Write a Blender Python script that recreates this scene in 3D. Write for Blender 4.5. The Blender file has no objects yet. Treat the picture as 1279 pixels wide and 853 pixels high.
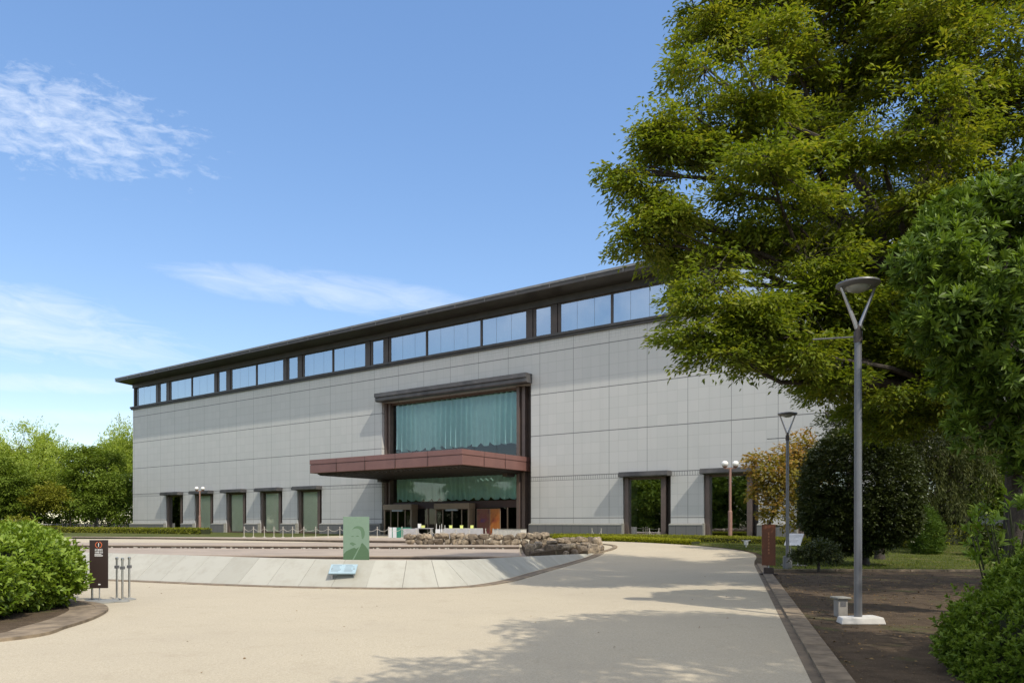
import bpy, bmesh, math, random
import numpy as np
from mathutils import Vector, Matrix
random.seed(7); RG = np.random.default_rng(11)
C = bpy.context.scene.collection
sc = bpy.context.scene
R = math.radians
# ------------------------------------------------------------------ camera
cam = bpy.data.cameras.new('camera'); camo = bpy.data.objects.new('camera', cam); C.objects.link(camo)
FPX, HOR, CX = 930.0, 653.0, 639.5
cam.sensor_width = 36; cam.lens = FPX/1279*36; cam.shift_y = (HOR-426.5)/1279
cam.clip_start = .1; cam.clip_end = 3000
camo.location = (0, 0, 1.6); camo.rotation_euler = (R(90), 0, 0); sc.camera = camo
# ------------------------------------------------------------------ sun and sky
SUN = Vector((.598*.66, -.8016*.66, .7513)).normalized()      # towards the sun
EL = math.asin(SUN.z); ROT = math.atan2(SUN.x, SUN.y)
sl = bpy.data.lights.new('sun', 'SUN'); sl.energy = 2.5; sl.angle = R(.53); sl.color = (1, .95, .86)
so = bpy.data.objects.new('sun', sl); C.objects.link(so); so.rotation_euler = SUN.to_track_quat('Z', 'Y').to_euler()
EXPOSURE = .68
WB = 7000
SKY = .15
w = bpy.data.worlds.new('World'); sc.world = w; w.use_nodes = True
nt = w.node_tree; N = nt.nodes; L = nt.links; N.clear()
def wn(t, **k):
    n = N.new(t)
    for a, b in k.items(): setattr(n, a, b)
    return n
def wm(op, a, b=None, c=None):
    n = N.new('ShaderNodeMath'); n.operation = op
    for i, v in enumerate((a, b, c)):
        if v is None: continue
        if isinstance(v, (int, float)): n.inputs[i].default_value = v
        else: L.new(v, n.inputs[i])
    return n.outputs[0]
sky = wn('ShaderNodeTexSky'); sky.sky_type = 'NISHITA'; sky.sun_disc = False
sky.sun_elevation = EL; sky.sun_rotation = ROT; sky.air_density = 1.0; sky.dust_density = .3; sky.ozone_density = 2.6; sky.altitude = 50
tc = wn('ShaderNodeTexCoord'); sp = wn('ShaderNodeSeparateXYZ'); L.new(tc.outputs['Generated'], sp.inputs[0])
dy = wm('MAXIMUM', wm('ABSOLUTE', sp.outputs[1]), .08)
gx = wm('DIVIDE', sp.outputs[0], dy); gz = wm('DIVIDE', sp.outputs[2], dy)
def bank(cx, cz, rx, rz, slope=0):
    dx = wm('DIVIDE', wm('SUBTRACT', gx, cx), rx)
    dz = wm('DIVIDE', wm('SUBTRACT', wm('SUBTRACT', gz, cz), wm('MULTIPLY', wm('SUBTRACT', gx, cx), slope)), rz)
    d = wm('ADD', wm('MULTIPLY', dx, dx), wm('MULTIPLY', dz, dz))
    return wm('MAXIMUM', wm('SUBTRACT', 1.0, d), 0.0)
def noise(scale, stretch, detail=7, rough=.62, dist=0.0, off=0):
    cb = wn('ShaderNodeCombineXYZ')
    L.new(wm('ADD', gx, off), cb.inputs[0]); L.new(wm('MULTIPLY', wm('ADD', gz, wm('MULTIPLY', gx, .18)), stretch), cb.inputs[1])
    n = wn('ShaderNodeTexNoise'); n.inputs['Scale'].default_value = scale; n.inputs['Detail'].default_value = detail
    n.inputs['Roughness'].default_value = rough; n.inputs['Distortion'].default_value = dist
    L.new(cb.outputs[0], n.inputs['Vector']); return n.outputs['Fac']
def px(x, y): return ((x-CX)/FPX, (HOR-y)/FPX)
puff = noise(24, 2.4, 9, .66, .4)
wisp = noise(9, 4.5, 9, .66, .8, 3)
def cloud(c, r, n, lo, hi, amt, slope=0):
    m = bank(*px(*c), r[0]/FPX, r[1]/FPX, slope)
    v = wm('MULTIPLY', wm('SUBTRACT', wm('ADD', n, wm('MULTIPLY', m, .42)), lo), 1/(hi-lo))
    v = wm('MINIMUM', wm('MAXIMUM', v, 0.0), 1.0)
    return wm('MULTIPLY', wm('MULTIPLY', v, wm('MINIMUM', wm('MULTIPLY', m, 2.2), 1.0)), amt)
parts = [cloud((60, 150), (290, 95), puff, .74, 1.1, .62, -.22),
         cloud((400, 362), (260, 30), wisp, .58, 1.1, .45, -.12),
         cloud((20, 400), (290, 60), wisp, .62, 1.1, .55, -.22),
         cloud((40, 478), (210, 14), wisp, .56, 1.0, .35, -.05),
         cloud((90, 520), (180, 12), wisp, .56, 1.0, .3, -.03)]
# unseen bright cloud added behind the camera and overhead as ambient fill; glass mirrors it
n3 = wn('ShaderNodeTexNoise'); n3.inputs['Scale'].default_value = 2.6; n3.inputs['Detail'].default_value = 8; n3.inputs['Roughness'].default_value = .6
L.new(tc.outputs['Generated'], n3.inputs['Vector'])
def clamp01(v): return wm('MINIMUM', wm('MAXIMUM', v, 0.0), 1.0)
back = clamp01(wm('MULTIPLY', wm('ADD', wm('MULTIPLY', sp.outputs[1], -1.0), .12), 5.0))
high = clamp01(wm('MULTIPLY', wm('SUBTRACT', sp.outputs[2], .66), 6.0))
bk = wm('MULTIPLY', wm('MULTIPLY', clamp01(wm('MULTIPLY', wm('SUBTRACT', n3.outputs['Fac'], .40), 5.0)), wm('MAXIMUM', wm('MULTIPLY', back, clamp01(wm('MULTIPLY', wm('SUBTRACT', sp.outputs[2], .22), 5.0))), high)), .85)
tot = 0.0
for p in parts: tot = wm('MAXIMUM', tot, p)
gm = wn('ShaderNodeGamma'); gm.inputs[1].default_value = .60; L.new(sky.outputs[0], gm.inputs[0])
hs = wn('ShaderNodeHueSaturation'); hs.inputs['Hue'].default_value = .511; hs.inputs['Saturation'].default_value = 1.52; hs.inputs['Value'].default_value = 1.68; L.new(gm.outputs[0], hs.inputs['Color'])
mx = wn('ShaderNodeMix', data_type='RGBA'); L.new(tot, mx.inputs[0]); L.new(hs.outputs[0], mx.inputs[6])
mx.inputs[7].default_value = (4.0, 4.5, 5.4, 1)
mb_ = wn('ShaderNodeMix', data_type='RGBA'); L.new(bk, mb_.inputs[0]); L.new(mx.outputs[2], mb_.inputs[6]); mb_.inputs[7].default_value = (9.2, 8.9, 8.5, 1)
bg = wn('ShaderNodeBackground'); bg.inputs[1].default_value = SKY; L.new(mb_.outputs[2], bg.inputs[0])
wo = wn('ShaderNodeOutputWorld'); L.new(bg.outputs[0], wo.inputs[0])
sc.view_settings.view_transform = 'Standard'; sc.view_settings.look = 'None'; sc.view_settings.gamma = 1
sc.view_settings.exposure = EXPOSURE; sc.view_settings.use_curve_mapping = False
sc.view_settings.use_white_balance = True; sc.view_settings.white_balance_temperature = WB
sc.render.engine = 'CYCLES'
sc.cycles.use_denoising = True; sc.cycles.max_bounces = 6; sc.cycles.diffuse_bounces = 3; sc.cycles.glossy_bounces = 3
sc.cycles.transmission_bounces = 4; sc.cycles.transparent_max_bounces = 8; sc.cycles.caustics_reflective = False; sc.cycles.caustics_refractive = False

# ------------------------------------------------------------------ helpers
def tag(o, label=None, cat=None, group=None, kind=None):
    if label: o['label'] = label
    if cat: o['category'] = cat
    if group: o['group'] = group
    if kind: o['kind'] = kind
    return o
def empty(name, loc=(0, 0, 0), rz=0, label=None, cat=None, group=None):
    o = bpy.data.objects.new(name, None); C.objects.link(o); o.location = loc; o.rotation_euler = (0, 0, rz); o.empty_display_size = .3
    return tag(o, label, cat, group)
class MB:
    def __init__(s): s.v = []; s.f = []
    def add(s, vs, fs):
        b = len(s.v); s.v += [tuple(v) for v in vs]; s.f += [tuple(i+b for i in f) for f in fs]
    def box(s, x0, x1, y0, y1, z0, z1):
        s.add([(x0,y0,z0),(x1,y0,z0),(x1,y1,z0),(x0,y1,z0),(x0,y0,z1),(x1,y0,z1),(x1,y1,z1),(x0,y1,z1)],
              [(3,2,1,0),(4,5,6,7),(0,1,5,4),(1,2,6,5),(2,3,7,6),(3,0,4,7)]); return s
    def hexa(s, b, t):
        s.add(list(b)+list(t), [(3,2,1,0),(4,5,6,7),(0,1,5,4),(1,2,6,5),(2,3,7,6),(3,0,4,7)]); return s
    def prism(s, poly, z0, z1):
        n = len(poly)
        s.add([(x,y,z0) for x,y in poly]+[(x,y,z1) for x,y in poly],
              [tuple(reversed(range(n))), tuple(range(n,2*n))]+[(i,(i+1)%n,n+(i+1)%n,n+i) for i in range(n)]); return s
    def extx(s, prof, x0, x1):           # profile in (y,z) extruded along x
        n = len(prof)
        s.add([(x0,y,z) for y,z in prof]+[(x1,y,z) for y,z in prof],
              [tuple(range(n)), tuple(reversed(range(n,2*n)))]+[(i,n+i,n+(i+1)%n,(i+1)%n) for i in range(n)]); return s
    def tube(s, pts, rs, n=8, cap=True):
        pts = [Vector(p) for p in pts]
        if not hasattr(rs, '__len__'): rs = [rs]*len(pts)
        b = len(s.v); prev = None
        for i, p in enumerate(pts):
            d = (pts[min(i+1,len(pts)-1)]-pts[max(i-1,0)])
            if d.length < 1e-9: d = Vector((0,0,1))
            d.normalize()
            if prev is None:
                a = d.orthogonal().normalized()
            else:
                a = prev - d*prev.dot(d)
                a = a.normalized() if a.length > 1e-6 else d.orthogonal().normalized()
            prev = a; c = d.cross(a)
            for k in range(n):
                q = 2*math.pi*k/n; s.v.append(tuple(p+(a*math.cos(q)+c*math.sin(q))*rs[i]))
        for i in range(len(pts)-1):
            for k in range(n):
                s.f.append((b+i*n+k, b+i*n+(k+1)%n, b+(i+1)*n+(k+1)%n, b+(i+1)*n+k))
        if cap:
            s.f.append(tuple(b+k for k in reversed(range(n)))); e = b+(len(pts)-1)*n; s.f.append(tuple(e+k for k in range(n)))
        return s
    def lathe(s, prof, cx=0, cy=0, n=20):
        b = len(s.v)
        for r, z in prof:
            for k in range(n):
                q = 2*math.pi*k/n; s.v.append((cx+r*math.cos(q), cy+r*math.sin(q), z))
        for i in range(len(prof)-1):
            for k in range(n): s.f.append((b+i*n+k, b+i*n+(k+1)%n, b+(i+1)*n+(k+1)%n, b+(i+1)*n+k))
        s.f.append(tuple(b+k for k in reversed(range(n)))); e = b+(len(prof)-1)*n; s.f.append(tuple(e+k for k in range(n)))
        return s
    def build(s, name, m, parent=None, smooth=False, bevel=0):
        me = bpy.data.meshes.new(name); me.from_pydata(s.v, [], s.f); me.materials.append(m); me.update()
        o = bpy.data.objects.new(name, me); C.objects.link(o); o.parent = parent
        if smooth:
            me.polygons.foreach_set('use_smooth', [True]*len(me.polygons))
            if hasattr(me, 'set_sharp_from_angle'): me.set_sharp_from_angle(angle=R(40))
        if bevel:
            md = o.modifiers.new('bevel', 'BEVEL'); md.width = bevel; md.segments = 2; md.limit_method = 'ANGLE'
        return o
def hgt(x, y):
    s = min(max((y-28)/18, 0), 1); return .5*s*s*(3-2*s)
def W(pxx, pyy, Y): return Vector(((pxx-CX)/FPX*Y, Y, 1.6+(HOR-pyy)/FPX*Y))
def spline(pts, n=8):
    pts = [tuple(p) for p in pts]; out = []
    for i in range(len(pts)-1):
        p0 = pts[max(i-1,0)]; p1 = pts[i]; p2 = pts[i+1]; p3 = pts[min(i+2,len(pts)-1)]
        for k in range(n):
            t = k/n
            out.append(tuple(.5*((2*b)+(-a+c)*t+(2*a-5*b+4*c-d)*t*t+(-a+3*b-3*c+d)*t**3) for a,b,c,d in zip(p0,p1,p2,p3)))
    out.append(pts[-1]); return out
# ------------------------------------------------------------------ materials
def nodes_mat(name):
    m = bpy.data.materials.new(name); m.use_nodes = True; t = m.node_tree
    return m, t, t.nodes['Principled BSDF']
def mth(t, op, a, b=None, c=None):
    n = t.nodes.new('ShaderNodeMath'); n.operation = op
    for i, v in enumerate((a, b, c)):
        if v is None: continue
        if isinstance(v, (int, float)): n.inputs[i].default_value = v
        else: t.links.new(v, n.inputs[i])
    return n.outputs[0]
def mixc(t, f, a, b, bt='MIX'):
    n = t.nodes.new('ShaderNodeMix'); n.data_type = 'RGBA'; n.blend_type = bt
    for i, v in ((0, f), (6, a), (7, b)):
        if isinstance(v, (int, float)): n.inputs[i].default_value = v
        elif isinstance(v, tuple): n.inputs[i].default_value = v if len(v) == 4 else v+(1,)
        else: t.links.new(v, n.inputs[i])
    return n.outputs[2]
def tnoise(t, vec, scale, detail=4, rough=.55):
    n = t.nodes.new('ShaderNodeTexNoise'); n.inputs['Scale'].default_value = scale; n.inputs['Detail'].default_value = detail
    n.inputs['Roughness'].default_value = rough
    if vec is not None: t.links.new(vec, n.inputs['Vector'])
    return n.outputs['Fac']
def objco(t):
    return t.nodes.new('ShaderNodeTexCoord').outputs['Object']
def geoco(t):
    return t.nodes.new('ShaderNodeNewGeometry').outputs['Position']
def rampf(t, f, lo, hi):
    n = t.nodes.new('ShaderNodeMapRange'); n.clamp = True
    n.inputs[1].default_value = lo; n.inputs[2].default_value = hi; t.links.new(f, n.inputs[0]); return n.outputs[0]
def bump(t, bs, h, strength=.3, dist=.02):
    b = t.nodes.new('ShaderNodeBump'); b.inputs['Strength'].default_value = strength; b.inputs['Distance'].default_value = dist
    t.links.new(h, b.inputs['Height']); t.links.new(b.outputs[0], bs.inputs['Normal'])
def mat(name, col, col2=None, rough=.6, metal=0, scale=6, bmp=0, bdist=.01, spec=.5, big=0):
    m, t, bs = nodes_mat(name); v = objco(t)
    col2 = col2 or tuple(c*.8 for c in col)
    f = rampf(t, tnoise(t, v, scale, 6, .6), .3, .7)
    c = mixc(t, f, col, col2)
    if big:
        c = mixc(t, mth(t, 'MULTIPLY', rampf(t, tnoise(t, v, big, 4), .4, .75), .35), c, tuple(x*.55 for x in col2))
    t.links.new(c, bs.inputs['Base Color'])
    bs.inputs['Roughness'].default_value = rough; bs.inputs['Metallic'].default_value = metal; bs.inputs['Specular IOR Level'].default_value = spec
    if bmp: bump(t, bs, tnoise(t, v, scale*4, 5), bmp, bdist)
    return m
def leafmat(name, cols, rough=.45, trans=.35, spec=.4):
    m, t, bs = nodes_mat(name)
    at = t.nodes.new('ShaderNodeAttribute'); at.attribute_name = 'var'
    cr = t.nodes.new('ShaderNodeValToRGB'); e = cr.color_ramp.elements
    for i, c in enumerate(cols):
        p = i/(len(cols)-1)
        if i == 0: k = e[0]
        elif i == len(cols)-1: k = e[len(e)-1]
        else: k = e.new(p)
        k.position = p; k.color = c+(1,)
    t.links.new(at.outputs['Fac'], cr.inputs[0]); t.links.new(cr.outputs[0], bs.inputs['Base Color'])
    bs.inputs['Roughness'].default_value = rough; bs.inputs['Specular IOR Level'].default_value = spec
    tr = t.nodes.new('ShaderNodeBsdfTranslucent')
    t.links.new(mixc(t, 1.0, cr.outputs[0], (1.0, 1.0, .45), 'MULTIPLY'), tr.inputs[0])
    mx = t.nodes.new('ShaderNodeMixShader'); mx.inputs[0].default_value = trans
    t.links.new(bs.outputs[0], mx.inputs[1]); t.links.new(tr.outputs[0], mx.inputs[2])
    t.links.new(mx.outputs[0], t.nodes['Material Output'].inputs[0]); return m
def glassmat(name, tint=(.7,.8,.8), refl=.25, dark=.0):
    m, t, bs = nodes_mat(name)
    tp = t.nodes.new('ShaderNodeBsdfTransparent'); tp.inputs[0].default_value = tint+(1,)
    gl = t.nodes.new('ShaderNodeBsdfGlossy'); gl.inputs['Roughness'].default_value = .015; gl.inputs[0].default_value = (.92,.97,1,1)
    b = t.nodes.new('ShaderNodeBump'); b.inputs['Strength'].default_value = .06; b.inputs['Distance'].default_value = .02
    t.links.new(tnoise(t, objco(t), .35, 2), b.inputs['Height']); t.links.new(b.outputs[0], gl.inputs['Normal'])
    fr = t.nodes.new('ShaderNodeFresnel'); fr.inputs[0].default_value = 1.5
    f = mth(t, 'MINIMUM', mth(t, 'ADD', mth(t, 'MULTIPLY', fr.outputs[0], 1.2), refl), 1.0)
    mx = t.nodes.new('ShaderNodeMixShader'); t.links.new(f, mx.inputs[0])
    t.links.new(tp.outputs[0], mx.inputs[1]); t.links.new(gl.outputs[0], mx.inputs[2])
    t.links.new(mx.outputs[0], t.nodes['Material Output'].inputs[0]); return m
def line(t, co, period, offset, width):     # 1 on a joint line
    fr = mth(t, 'FRACT', mth(t, 'ADD', mth(t, 'DIVIDE', mth(t, 'SUBTRACT', co, offset), period), .5))
    d = mth(t, 'MULTIPLY', mth(t, 'ABSOLUTE', mth(t, 'SUBTRACT', fr, .5)), period)
    return mth(t, 'LESS_THAN', d, width/2)
def wallmat():
    m, t, bs = nodes_mat('grey_stone_panels'); v = objco(t)
    s = t.nodes.new('ShaderNodeSeparateXYZ'); t.links.new(v, s.inputs[0]); x, y, z = s.outputs
    xx = mth(t, 'ADD', x, mth(t, 'MULTIPLY', y, 1.0))
    # one panel tone per cell
    cb = t.nodes.new('ShaderNodeCombineXYZ')
    t.links.new(mth(t, 'FLOOR', mth(t, 'DIVIDE', mth(t, 'SUBTRACT', xx, .38), .8025)), cb.inputs[0])
    t.links.new(mth(t, 'FLOOR', mth(t, 'DIVIDE', mth(t, 'SUBTRACT', z, 5.4), .85)), cb.inputs[1])
    wnz = t.nodes.new('ShaderNodeTexWhiteNoise'); t.links.new(cb.outputs[0], wnz.inputs[0])
    c = mixc(t, wnz.outputs[0], (.465,.475,.465), (.495,.50,.49))
    cl = rampf(t, tnoise(t, v, .12, 4), .35, .7)
    c = mixc(t, mth(t, 'MULTIPLY', cl, .25), c, (.43,.435,.43))
    mp = t.nodes.new('ShaderNodeMapping'); mp.inputs['Scale'].default_value = (1.6, 1.6, .09); t.links.new(v, mp.inputs[0])
    st = rampf(t, tnoise(t, mp.outputs[0], 1.0, 5, .6), .52, .8)
    c = mixc(t, mth(t, 'MULTIPLY', st, .25), c, (.36,.36,.35))
    c = mixc(t, mth(t, 'MULTIPLY', tnoise(t, v, 30, 3), .14), c, (.25,.26,.26))
    minor = mth(t, 'MAXIMUM', line(t, xx, .8025, .38, .022), line(t, z, .85, 5.4, .026))
    band = mth(t, 'MULTIPLY', mth(t, 'GREATER_THAN', z, 5.07), mth(t, 'LESS_THAN', z, 5.4))
    band2 = mth(t, 'MULTIPLY', mth(t, 'GREATER_THAN', z, 15.95), mth(t, 'LESS_THAN', z, 16.6))
    minor = mth(t, 'MAXIMUM', minor, mth(t, 'MULTIPLY', band, line(t, xx, .2, .38, .06)))
    minor = mth(t, 'MAXIMUM', minor, mth(t, 'MULTIPLY', band2, mth(t, 'MAXIMUM', line(t, xx, .4, .38, .03), line(t, z, .3, 15.95, .03))))
    major = mth(t, 'MAXIMUM', line(t, xx, 3.21, .38, .035), line(t, z, 3.4, 5.4, .075))
    edge = mth(t, 'MAXIMUM', line(t, z, 100, 5.07, .04), 0.0)
    c = mixc(t, mth(t, 'MAXIMUM', mth(t, 'MULTIPLY', minor, .27), mth(t, 'MULTIPLY', mth(t, 'MULTIPLY', band, line(t, xx, .2, .38, .07)), .55)), c, (.13,.14,.14))
    c = mixc(t, mth(t, 'MULTIPLY', mth(t, 'MAXIMUM', major, edge), .8), c, (.1,.105,.11))
    t.links.new(c, bs.inputs['Base Color']); bs.inputs['Roughness'].default_value = .55
    h = mth(t, 'SUBTRACT', 1.0, mth(t, 'MAXIMUM', minor, major)); bump(t, bs, h, .35, .02)
    return m
M = {}
M['wall'] = wallmat()
def plinthmat():
    m, t, bs = nodes_mat('dark_granite'); v = objco(t); s = t.nodes.new('ShaderNodeSeparateXYZ'); t.links.new(v, s.inputs[0])
    c = mixc(t, tnoise(t, v, 25, 5), (.105,.108,.11), (.15,.15,.148))
    c = mixc(t, mth(t, 'MULTIPLY', line(t, s.outputs[0], .8025, .38, .03), .8), c, (.04,.04,.04))
    t.links.new(c, bs.inputs['Base Color']); bs.inputs['Roughness'].default_value = .6; return m
M['plinth'] = plinthmat()
M['cap'] = mat('pale_granite_cap', (.26,.26,.235), (.20,.20,.185), .6, scale=4)
M['brown'] = mat('bronze_metal', (.075,.058,.05), (.055,.045,.042), .45, .3, scale=2)
M['brownl'] = mat('bronze_post', (.15,.11,.095), (.11,.085,.075), .45, .3, scale=2)
M['fascia'] = mat('weathered_dark_metal', (.075,.07,.068), (.05,.048,.048), .5, .4, scale=1.2, bmp=.1)
M['fasciatop'] = mat('grey_metal_edge', (.22,.22,.22), (.15,.15,.15), .45, .4, scale=1.5)
M['lintel'] = mat('weathered_lintel', (.12,.115,.115), (.05,.05,.055), .5, .3, scale=.9, bmp=.15)
M['soffit'] = mat('dark_soffit', (.10,.08,.06), (.08,.065,.05), .7, scale=1)
M['roof'] = mat('roof_metal', (.12,.13,.13), (.09,.1,.1), .5, .5, scale=.5)
M['canopy'] = mat('copper_pink_panels', (.235,.12,.105), (.185,.095,.085), .42, .25, scale=.8, bmp=.04)
M['canopydark'] = mat('dark_slatted_soffit', (.05,.042,.038), (.03,.026,.025), .6, scale=3)
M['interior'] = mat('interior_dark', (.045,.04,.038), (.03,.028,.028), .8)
M['glass'] = glassmat('window_glass', (.96,.99,.97), .03)
M['glass_door'] = glassmat('door_glass', (.3,.33,.33), .0)
M['glass_dark'] = glassmat('dark_window_glass', (.35,.42,.42), .42)
M['glass_sky'] = glassmat('clerestory_glass', (.65,.75,.78), .5)
M['teal'] = mat('teal_curtain', (.42,.74,.70), (.36,.66,.63), .8, scale=2)
M['green_curtain'] = mat('pale_green_curtain', (.90,.95,.74), (.84,.9,.68), .8, scale=2)
M['white_curtain'] = mat('pale_blind', (.55,.62,.62), (.48,.55,.56), .8, scale=2)
M['yellow_curtain'] = mat('straw_curtain', (.55,.50,.25), (.5,.45,.22), .8, scale=2)
M['tan'] = mat('tan_door_header', (.30,.22,.15), (.25,.19,.13), .5, scale=2)
M['redbeam'] = mat('dark_red_beam', (.06,.03,.026), (.045,.025,.022), .5, scale=2)
M['chrome'] = mat('polished_steel', (.55,.55,.54), (.42,.42,.41), .32, 1, scale=3)
M['steel'] = mat('brushed_steel', (.42,.42,.43), (.32,.32,.33), .38, .8, scale=5)
M['polegrey'] = mat('painted_grey_pole', (.17,.175,.19), (.14,.145,.155), .4, .4, scale=4)
M['polepink'] = mat('weathered_red_pole', (.30,.17,.135), (.23,.14,.115), .55, .1, scale=5)
M['white'] = mat('white_paint', (.75,.75,.74), (.66,.66,.66), .5, scale=8)
M['cream'] = mat('cream_post', (.45,.43,.38), (.38,.36,.32), .5, scale=8)
M['lampglass'] = mat('milky_lamp_bowl', (.30,.32,.31), (.24,.26,.25), .2, scale=5, spec=.8)
M['concrete'] = mat('rough_concrete', (.28,.27,.25), (.20,.19,.175), .85, scale=5, bmp=.3, big=1.2)
M['concretew'] = mat('white_concrete', (.62,.61,.58), (.48,.47,.44), .8, scale=7, bmp=.2, big=2)
M['signbrown'] = mat('brown_sign_board', (.035,.022,.02), (.03,.02,.018), .4, scale=3)
M['bark'] = mat('grey_bark', (.065,.052,.042), (.035,.028,.022), .9, scale=9, bmp=.6, bdist=.03)
M['barkl'] = mat('pale_bark', (.30,.26,.2), (.2,.17,.13), .9, scale=9, bmp=.4)
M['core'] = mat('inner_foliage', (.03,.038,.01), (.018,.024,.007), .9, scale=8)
def roadmat():
    m, t, bs = nodes_mat('beige_aggregate_paving'); v = geoco(t)
    c = mixc(t, rampf(t, tnoise(t, v, 32, 4, .8), .36, .64), (.475,.42,.315), (.36,.315,.235))
    c = mixc(t, mth(t, 'MULTIPLY', rampf(t, tnoise(t, v, 90, 2), .56, .68), .6), c, (.64,.60,.50))
    c = mixc(t, mth(t, 'MULTIPLY', rampf(t, tnoise(t, v, 110, 2), .6, .75), .55), c, (.2,.17,.13))
    c = mixc(t, mth(t, 'MULTIPLY', rampf(t, tnoise(t, v, .35, 6, .65), .42, .66), .45), c, (.37,.325,.25))
    c = mixc(t, mth(t, 'MULTIPLY', rampf(t, tnoise(t, v, 1.6, 8, .75), .54, .72), .4), c, (.31,.26,.185))
    t.links.new(c, bs.inputs['Base Color']); bs.inputs['Roughness'].default_value = .9; bs.inputs['Specular IOR Level'].default_value = .25
    bump(t, bs, tnoise(t, v, 70, 3, .7), .35, .006); return m
M['road'] = roadmat()
def dirtmat():
    m, t, bs = nodes_mat('dark_soil'); v = geoco(t)
    c = mixc(t, rampf(t, tnoise(t, v, 3, 8, .7), .35, .65), (.105,.076,.05), (.055,.04,.027))
    c = mixc(t, mth(t, 'MULTIPLY', rampf(t, tnoise(t, v, 60, 3), .62, .72), .7), c, (.27,.24,.2))
    c = mixc(t, mth(t, 'MULTIPLY', rampf(t, tnoise(t, v, 1.1, 6), .56, .7), .5), c, (.08,.10,.03))
    t.links.new(c, bs.inputs['Base Color']); bs.inputs['Roughness'].default_value = .95; bs.inputs['Specular IOR Level'].default_value = .15
    bump(t, bs, tnoise(t, v, 25, 6, .7), .8, .02); return m
M['dirt'] = dirtmat()
def lawnmat():
    m, t, bs = nodes_mat('mown_grass'); v = geoco(t)
    c = mixc(t, rampf(t, tnoise(t, v, 9, 7, .75), .3, .7), (.085,.105,.025), (.04,.055,.014))
    c = mixc(t, mth(t, 'MULTIPLY', rampf(t, tnoise(t, v, .8, 6, .6), .5, .68), .6), c, (.19,.155,.075))
    t.links.new(c, bs.inputs['Base Color']); bs.inputs['Roughness'].default_value = .95; bs.inputs['Specular IOR Level'].default_value = .15
    bump(t, bs, tnoise(t, v, 30, 6, .8), 1, .03); return m
M['lawn'] = lawnmat()
M['gutter'] = mat('dirty_gutter', (.20,.155,.105), (.11,.085,.06), .9, scale=4, bmp=.5, big=1)
M['kerb'] = mat('worn_concrete_kerb', (.30,.235,.16), (.105,.08,.055), .9, scale=3.6, bmp=.8, big=.8)
M['terrace'] = mat('pinkish_paving', (.37,.305,.245), (.30,.25,.205), .8, scale=1.5, bmp=.1, big=.5)
M['riser'] = mat('brown_pebble_riser', (.19,.15,.12), (.10,.08,.065), .85, scale=3, bmp=.5)
def rockmat():
    m, t, bs = nodes_mat('rubble_stone'); v = objco(t)
    at = t.nodes.new('ShaderNodeAttribute'); at.attribute_name = 'var'
    c = mixc(t, at.outputs['Fac'], (.15,.115,.08), (.48,.39,.28))
    c = mixc(t, rampf(t, tnoise(t, v, 6, 8, .7), .38, .66), c, (.085,.07,.058))
    c = mixc(t, mth(t, 'MULTIPLY', rampf(t, tnoise(t, v, 2.1, 5), .55, .7), .4), c, (.17,.16,.09))
    t.links.new(c, bs.inputs['Base Color']); bs.inputs['Roughness'].default_value = .9
    bump(t, bs, tnoise(t, v, 14, 7, .7), .9, .05); return m
M['rock'] = rockmat()
def slabmat():
    m, t, bs = nodes_mat('pale_basin_slabs'); v = geoco(t)
    at = t.nodes.new('ShaderNodeAttribute'); at.attribute_name = 'var'
    c = mixc(t, at.outputs['Fac'], (.33,.325,.28), (.39,.385,.335))
    mp = t.nodes.new('ShaderNodeMapping'); mp.inputs['Scale'].default_value = (1.6, 1.6, 1.2); t.links.new(v, mp.inputs[0])
    c = mixc(t, mth(t, 'MULTIPLY', rampf(t, tnoise(t, mp.outputs[0], 1.2, 8, .7), .46, .68), .55), c, (.27,.255,.205))
    c = mixc(t, mth(t, 'MULTIPLY', rampf(t, tnoise(t, v, 40, 3), .4, .7), .2), c, (.3,.3,.28))
    t.links.new(c, bs.inputs['Base Color']); bs.inputs['Roughness'].default_value = .6; return m
M['slab'] = slabmat()
# foliage
M['zelk'] = leafmat('olive_leaves', [(.075,.12,.014),(.15,.21,.023),(.25,.29,.032),(.38,.33,.055)], .5, .5, .3)
M['ever'] = leafmat('glossy_dark_leaves', [(.04,.085,.013),(.085,.15,.022),(.17,.27,.035),(.28,.38,.06)], .5, .3, .35)
M['bush'] = leafmat('fresh_green_leaves', [(.07,.13,.012),(.13,.22,.02),(.21,.31,.035),(.30,.39,.06)], .42, .35, .4)
M['bushr'] = leafmat('whorled_azalea_leaves', [(.06,.12,.012),(.11,.19,.018),(.17,.26,.03),(.22,.30,.05)], .5, .35, .3)
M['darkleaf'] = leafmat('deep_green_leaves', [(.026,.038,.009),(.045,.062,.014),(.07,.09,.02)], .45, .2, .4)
M['bgreen'] = leafmat('mid_green_leaves', [(.09,.15,.02),(.15,.22,.03),(.23,.30,.05)], .6, .35, .2)
M['blight'] = leafmat('light_green_leaves', [(.27,.37,.075),(.38,.48,.11),(.5,.58,.17)], .6, .45, .2)
M['byellow'] = leafmat('yellow_green_leaves', [(.15,.18,.02),(.22,.24,.03),(.3,.29,.05)], .6, .4, .2)
M['hedgey'] = leafmat('yellow_hedge_leaves', [(.17,.20,.015),(.29,.31,.02),(.42,.42,.04)], .6, .4, .2)
M['dogw'] = leafmat('turning_leaves', [(.13,.15,.02),(.22,.20,.035),(.34,.24,.06),(.42,.2,.08)], .55, .45, .2)
M['conif'] = leafmat('feathery_leaves', [(.07,.13,.025),(.11,.19,.04),(.16,.25,.06)], .6, .35, .2)
M['cedar'] = leafmat('drooping_leaves', [(.04,.055,.014),(.065,.08,.022),(.12,.13,.045)], .6, .35, .2)
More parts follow.
